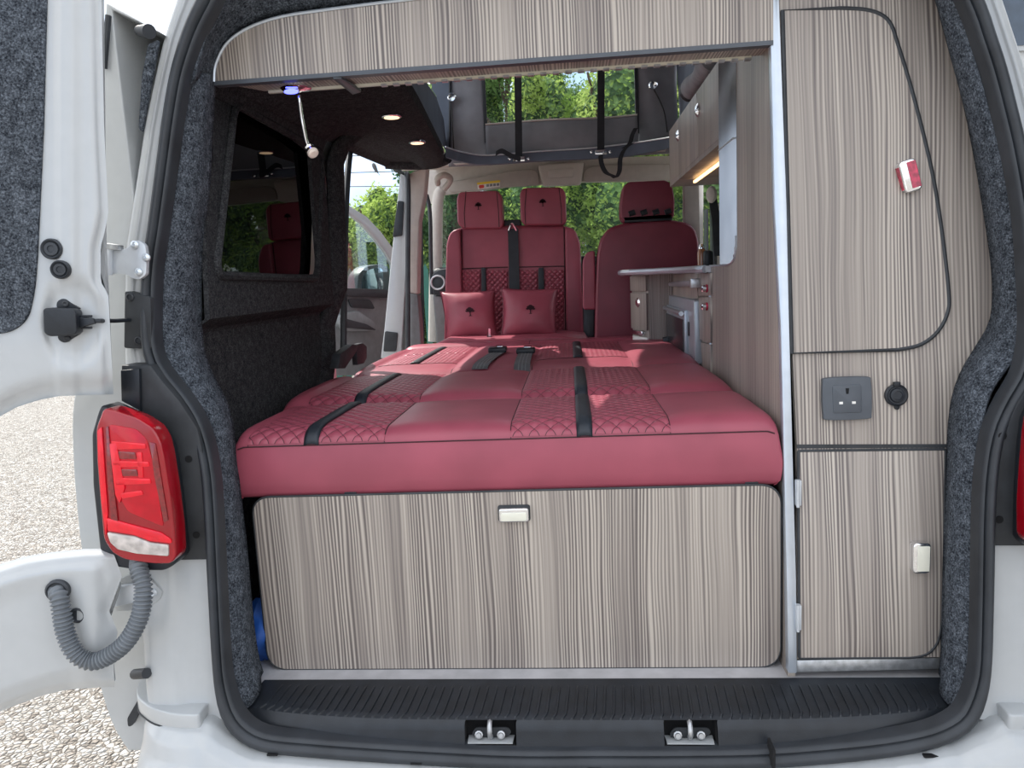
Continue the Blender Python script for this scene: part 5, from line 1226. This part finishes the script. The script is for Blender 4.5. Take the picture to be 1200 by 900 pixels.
# open passenger cab door outside
cd_ = thing('cab_door', 'open passenger cab door seen through the side doorway', 'door', (-.98, 3.05, .5))
c0 = Vector((-.98, 3.10, 1)); cdir = Vector((-.52, -.85, 0)).normalized(); cn = Vector((cdir.y, -cdir.x, 0)); cn = cn if cn.y < 0 else -cn
def CDp(px, py, d=0): return PN(px, py, c0+cn*d, cn)
def cdpan(name, pts, d, th, mat, par=cd_, r=0, bev=.004): return obj(name, MB().prism([CDp(p[0], p[1], d) for p in (rpoly(pts, r) if r else pts)], cn*-th), mat, par, bev=bev)
cdpan('door_lining', [(385, 338), (402, 339), (452, 341), (464, 345), (462, 440), (385, 440)], 0, .05, 'cab_grey')
cdpan('lining_top', [(385, 337), (452, 339), (463, 343), (455, 349), (385, 346)], .03, .04, 'cab_dark', r=2)
cdpan('handle_recess', [(408, 350), (434, 351), (440, 362), (412, 360)], .012, .01, 'cab_dark', r=3)
cdpan('armrest', [(398, 369), (420, 364), (440, 378), (441, 388), (405, 388), (398, 380)], .05, .05, 'cab_grey', r=4)
cdpan('door_pocket', [(400, 372), (430, 380), (442, 387), (402, 384)], .055, .004, 'cab_dark', r=3)
cdpan('window_frame', [(396, 232), (405, 238), (430, 254), (447, 272), (460, 290), (470, 330), (470, 345), (463, 345), (460, 310), (452, 296), (440, 280), (424, 262), (404, 246), (390, 240)], .0, .03, 'white_paint')
cdpan('window_glass', [(380, 246), (404, 247), (424, 262), (440, 280), (452, 296), (459, 310), (462, 342), (385, 339)], -.01, .004, 'clear_glass', bev=0)
cdpan('outer_skin', [(385, 338), (452, 341), (470, 345), (468, 440), (385, 440)], -.06, .02, 'white_paint')
wmr = thing('wing_mirror', 'wing mirror with pale blue reflection on the open cab door', 'mirror', CDp(437, 330, -.15))
def WM(px, py, d): return CDp(px, py, -.12+d)
obj('housing', MB().prism([WM(p.x, p.y, 0) for p in rpoly([(418, 341), (420, 322), (429, 312), (448, 309), (456, 314), (458, 338), (450, 343), (420, 343)], 5)], cn*-.09), 'grey_plastic', wmr, bev=.012, seg=3)
obj('mirror_glass', MB().prism([WM(p.x, p.y, .004) for p in rpoly([(424, 338), (425, 324), (432, 316), (446, 313), (449, 318), (449, 338), (444, 341), (426, 341)], 4)], cn*-.006), 'mirror_face', wmr)
# ================================================================ OUTSIDE
def tree(x, y, h, rx, ry, rz, n, mat, lab, lr0=.14, lr1=.36, core='leaf_core', ls=.034, trunk=True, grp='trees beyond the van'):
    t = thing('tree' if h > 3.2 else 'bush', lab, 'tree' if h > 3.2 else 'bush', (x, y, 0), grp)
    c = Vector((x, y, h-rz)); mb = MB(); rnd = random.Random(int(x*100+y*7+n))
    lobes = [(c+Vector((rnd.uniform(-.8, .8)*rx, rnd.uniform(-.6, .6)*ry, rnd.uniform(-.8, .78)*rz)), rnd.uniform(lr0, lr1)) for _ in range(34)]
    for i in range(n):
        lc_, lr_ = lobes[rnd.randrange(34)]
        v = Vector((rnd.gauss(0, 1), rnd.gauss(0, 1), rnd.gauss(0, 1))).normalized()*(rnd.uniform(.55, 1.05))
        p = lc_+Vector((v.x*rx*lr_, v.y*ry*lr_, v.z*min(rz, rx*1.3)*lr_*1.1)); 
        if p.z < .05: p.z = rnd.uniform(.1, 1)
        a = Vector((rnd.uniform(-1, 1), rnd.uniform(-1, 1), rnd.uniform(-1, 1))).normalized(); b_ = a.cross(Vector((rnd.uniform(-1, 1), rnd.uniform(-1, 1), rnd.uniform(-1, 1)))).normalized()
        s_ = ls*rnd.uniform(.6, 1.3)
        o = len(mb.v); mb.v += [p-a*s_, p+b_*s_*.45, p+a*s_, p-b_*s_*.45]; mb.f.append((o, o+1, o+2, o+3))
    obj('foliage', mb, mat, t, flat=True, merge=False)
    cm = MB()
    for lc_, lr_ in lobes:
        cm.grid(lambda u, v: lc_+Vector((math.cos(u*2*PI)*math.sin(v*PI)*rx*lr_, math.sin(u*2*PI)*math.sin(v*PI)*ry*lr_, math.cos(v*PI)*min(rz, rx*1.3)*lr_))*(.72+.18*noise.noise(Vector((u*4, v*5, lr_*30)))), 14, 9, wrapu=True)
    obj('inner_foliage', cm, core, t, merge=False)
    if trunk:
        tm = MB().tube([(x, y, 0), (x+.05, y, h*.3), (x-.05, y, h*.6), (x, y, h*.8)], lambda q: .12*(1-q*.7), 8)
        for k in range(6):
            a = k*1.1; z = h*(.3+.09*k); tm.tube([(x, y, z), (x+math.cos(a)*rx*.5, y+math.sin(a)*ry*.5, z+rz*.4)], lambda q: .05*(1-q*.7), 6)
        obj('trunk', tm, 'bark', t)
tree(.55, 9.0, 4.6, 1.5, 1.2, 2.3, 41250, 'leaf_bright', 'bright green leafy tree seen through the middle of the windscreen')
tree(2.6, 9.6, 5.4, 1.6, 1.3, 2.8, 33000, 'leaf_bright', 'bright green tree behind the driver seat headrest')
tree(-.9, 11.5, 6.2, 1.7, 1.4, 3.0, 38500, 'leaf_mid', 'tall mid green tree behind the right headrest of the double seat')
tree(1.2, 12.0, 7.0, 2.0, 1.5, 3.6, 41250, 'leaf_mid', 'tall tree filling the right half of the roof window')
tree(-1.75, 12.5, 6.4, 1.1, 1.2, 3.2, 30000, 'leaf_bright', 'light green tree at the left of the roof window')
tree(-1.5, 9.2, 3.7, .85, .9, 1.9, 22000, 'leaf_dark', 'dark green tree at the left end of the windscreen')
tree(3.8, 13.0, 6.8, 2.0, 1.5, 3.4, 16000, 'leaf_mid', 'tree farthest right beyond the cab')
tree(-2.5, 9.6, 3.1, .62, .6, 1.55, 18000, 'leaf_bright', 'bush just left of the white door pillar, tallest of its row', .30, .5)
tree(-3.12, 9.3, 2.65, .66, .6, 1.3, 20000, 'leaf_bright', 'bush above the wing mirror', .30, .5)
tree(-3.9, 9.4, 2.45, .8, .6, 1.15, 20000, 'leaf_mid', 'bush at the left edge of the side doorway', .30, .5)
sw = thing('stone_wall', 'low pale stone wall behind the trees ahead of the van', 'wall', (0, 14.5, 0))
mbw = MB(); rnd = random.Random(4)
for r_ in range(16):
    x = -1.4
    while x < 5:
        w = rnd.uniform(.25, .5); mbw.box(x, x+w-.02, 14.4+rnd.uniform(-.03, .03), 14.8, r_*.25, r_*.25+.235); x += w
obj('stonework', mbw, 'stone_wall', sw, merge=False, flat=True)
fn_ = thing('palisade_fence', 'dark green metal paling fence below the bushes outside', 'fence', (-3.6, 8.2, 0))
for i in range(34):
    x = -5.4+i*.125
    obj('pale', MB().prism([(x, 8.2, .05), (x+.075, 8.2, .05), (x+.075, 8.2, 1.60), (x+.0375, 8.2, 1.68), (x, 8.2, 1.60)], (0, .012, 0)), 'fence_green', fn_)
for z in (.4, 1.35): obj('rail', MB().box(-5.45, -1.15, 8.215, 8.25, z, z+.05), 'fence_green', fn_)
for z0, z1, lab in ((184, 179, 'topmost overhead wire outside the side doorway'), (203, 200, 'middle overhead wire carrying the perched bird'), (219, 218, 'lowest overhead wire outside the side doorway')):
    a, b_ = PY(385, z0, 13), PY(500, z1, 13); d_ = (b_-a).normalized()
    tag(obj('overhead_wire', MB().tube([a-d_*4, b_+d_*1.5], .008, 5), 'cable'), lab, 'wire', 'overhead wires')
bd = thing('bird', 'grey bird perched on the overhead wire', 'bird', PY(439, 198, 13))
bc = PY(439, 199, 13); BS = .62
obj('body', MB().tube(cr([bc+Vector((-.02, 0, .20))*BS, bc+Vector((-.02, 0, .16))*BS, bc+Vector((0, 0, .10))*BS, bc+Vector((.04, 0, 0))*BS, bc+Vector((.10, 0, -.10))*BS, bc+Vector((.15, 0, -.17))*BS], 6), lambda t: .004+.036*math.sin(PI*min(1, t*1.15+.06))**.8, 12), 'bird_grey', bd)
obj('head', MB().lathe(bc+Vector((-.02, 0, .14))*BS, (0, 0, 1), [(.001, 0), (.018, .012), (.021, .025), (.013, .04), (.001, .045)], 12), 'bird_grey', bd)
obj('beak', MB().tube([bc+Vector((-.045, 0, .18))*BS, bc+Vector((-.085, 0, .172))*BS], lambda t: .009*(1-t)+.001, 6), 'cable', bd)
for dx in (-.01, .02): obj('leg', MB().tube([bc+Vector((.02+dx, 0, .03))*BS, bc+Vector((.015+dx, 0, -.07))*BS], .004, 5), 'cable', bd)
simple('render_wall', (.55, .55, .54), .9, var=.05); simple('slate', (.10, .10, .115), .8, var=.3, nscale=5); simple('house_glass', (.05, .075, .11), .1, var=.2, nscale=3)
hs = thing('house', 'house far off at the top right corner, dark upstairs window in a white frame', 'house', (10.5, 14, 0))
obj('wall', MB().box(6.9, 13.5, 12.2, 17.0, 0, 7.4), 'render_wall', hs)
obj('roof', MB().prism([(7.2, 11.8, 7.4), (7.2, 17.4, 7.4), (7.2, 14.6, 9.6)], (6.7, 0, 0)), 'slate', hs)
for x0_, x1_, z0_, z1_ in ((6.98, 8.9, 4.75, 6.3), (10.6, 12.3, 4.75, 6.3), (7.95, 9.6, 1.0, 2.4), (10.6, 12.3, .1, 2.3)):
    wf_ = obj('window', MB().box(x0_, x1_, 12.13, 12.2, z0_, z1_), 'white_paint', hs, bev=.01)
    for k in range(2):
        a = x0_+.07+k*(x1_-x0_-.07)/2; obj('pane', MB().box(a, a+(x1_-x0_)/2-.10, 12.11, 12.14, z0_+.08, z1_-.08), 'house_glass', wf_)
# ================================================================ LIGHT, SKY, CAMERA
sun = bpy.data.lights.new('sun', 'SUN'); so_ = bpy.data.objects.new('sun', sun); C.objects.link(so_)
sun.energy = 5.0; sun.angle = math.radians(.6); sun.color = (1, .95, .87)
sdir = Vector((.44, -.40, -.80)).normalized()
so_.rotation_euler = sdir.to_track_quat('-Z', 'Y').to_euler()
w = bpy.data.worlds.new('world'); bpy.context.scene.world = w; w.use_nodes = True; nt = w.node_tree
bgn = nt.nodes['Background']; tc = nt.nodes.new('ShaderNodeTexCoord')
nz = nt.nodes.new('ShaderNodeTexNoise'); nz.inputs['Scale'].default_value = 2.2; nz.inputs['Detail'].default_value = 6; nt.links.new(tc.outputs['Generated'], nz.inputs['Vector'])
sky = ramp(nt, nz.outputs['Fac'], [(.38, (.45, .60, .84)), (.56, (.97, .98, 1.0))])
nt.links.new(sky, bgn.inputs[0]); bgn.inputs[1].default_value = 1.55
cam = bpy.data.cameras.new('camera'); co = bpy.data.objects.new('camera', cam); C.objects.link(co)
cam.sensor_width = 36; cam.lens = F/1200*36; cam.clip_start = .02; cam.clip_end = 200
R3 = Matrix((RT, UP, -fw)).transposed(); co.matrix_world = Matrix.Translation(EYE) @ R3.to_4x4()
sc = bpy.context.scene; sc.camera = co
sc.view_settings.view_transform = 'Standard'; sc.view_settings.look = 'None'; sc.view_settings.gamma = 1
sc.view_settings.use_curve_mapping = False; sc.view_settings.exposure = .35
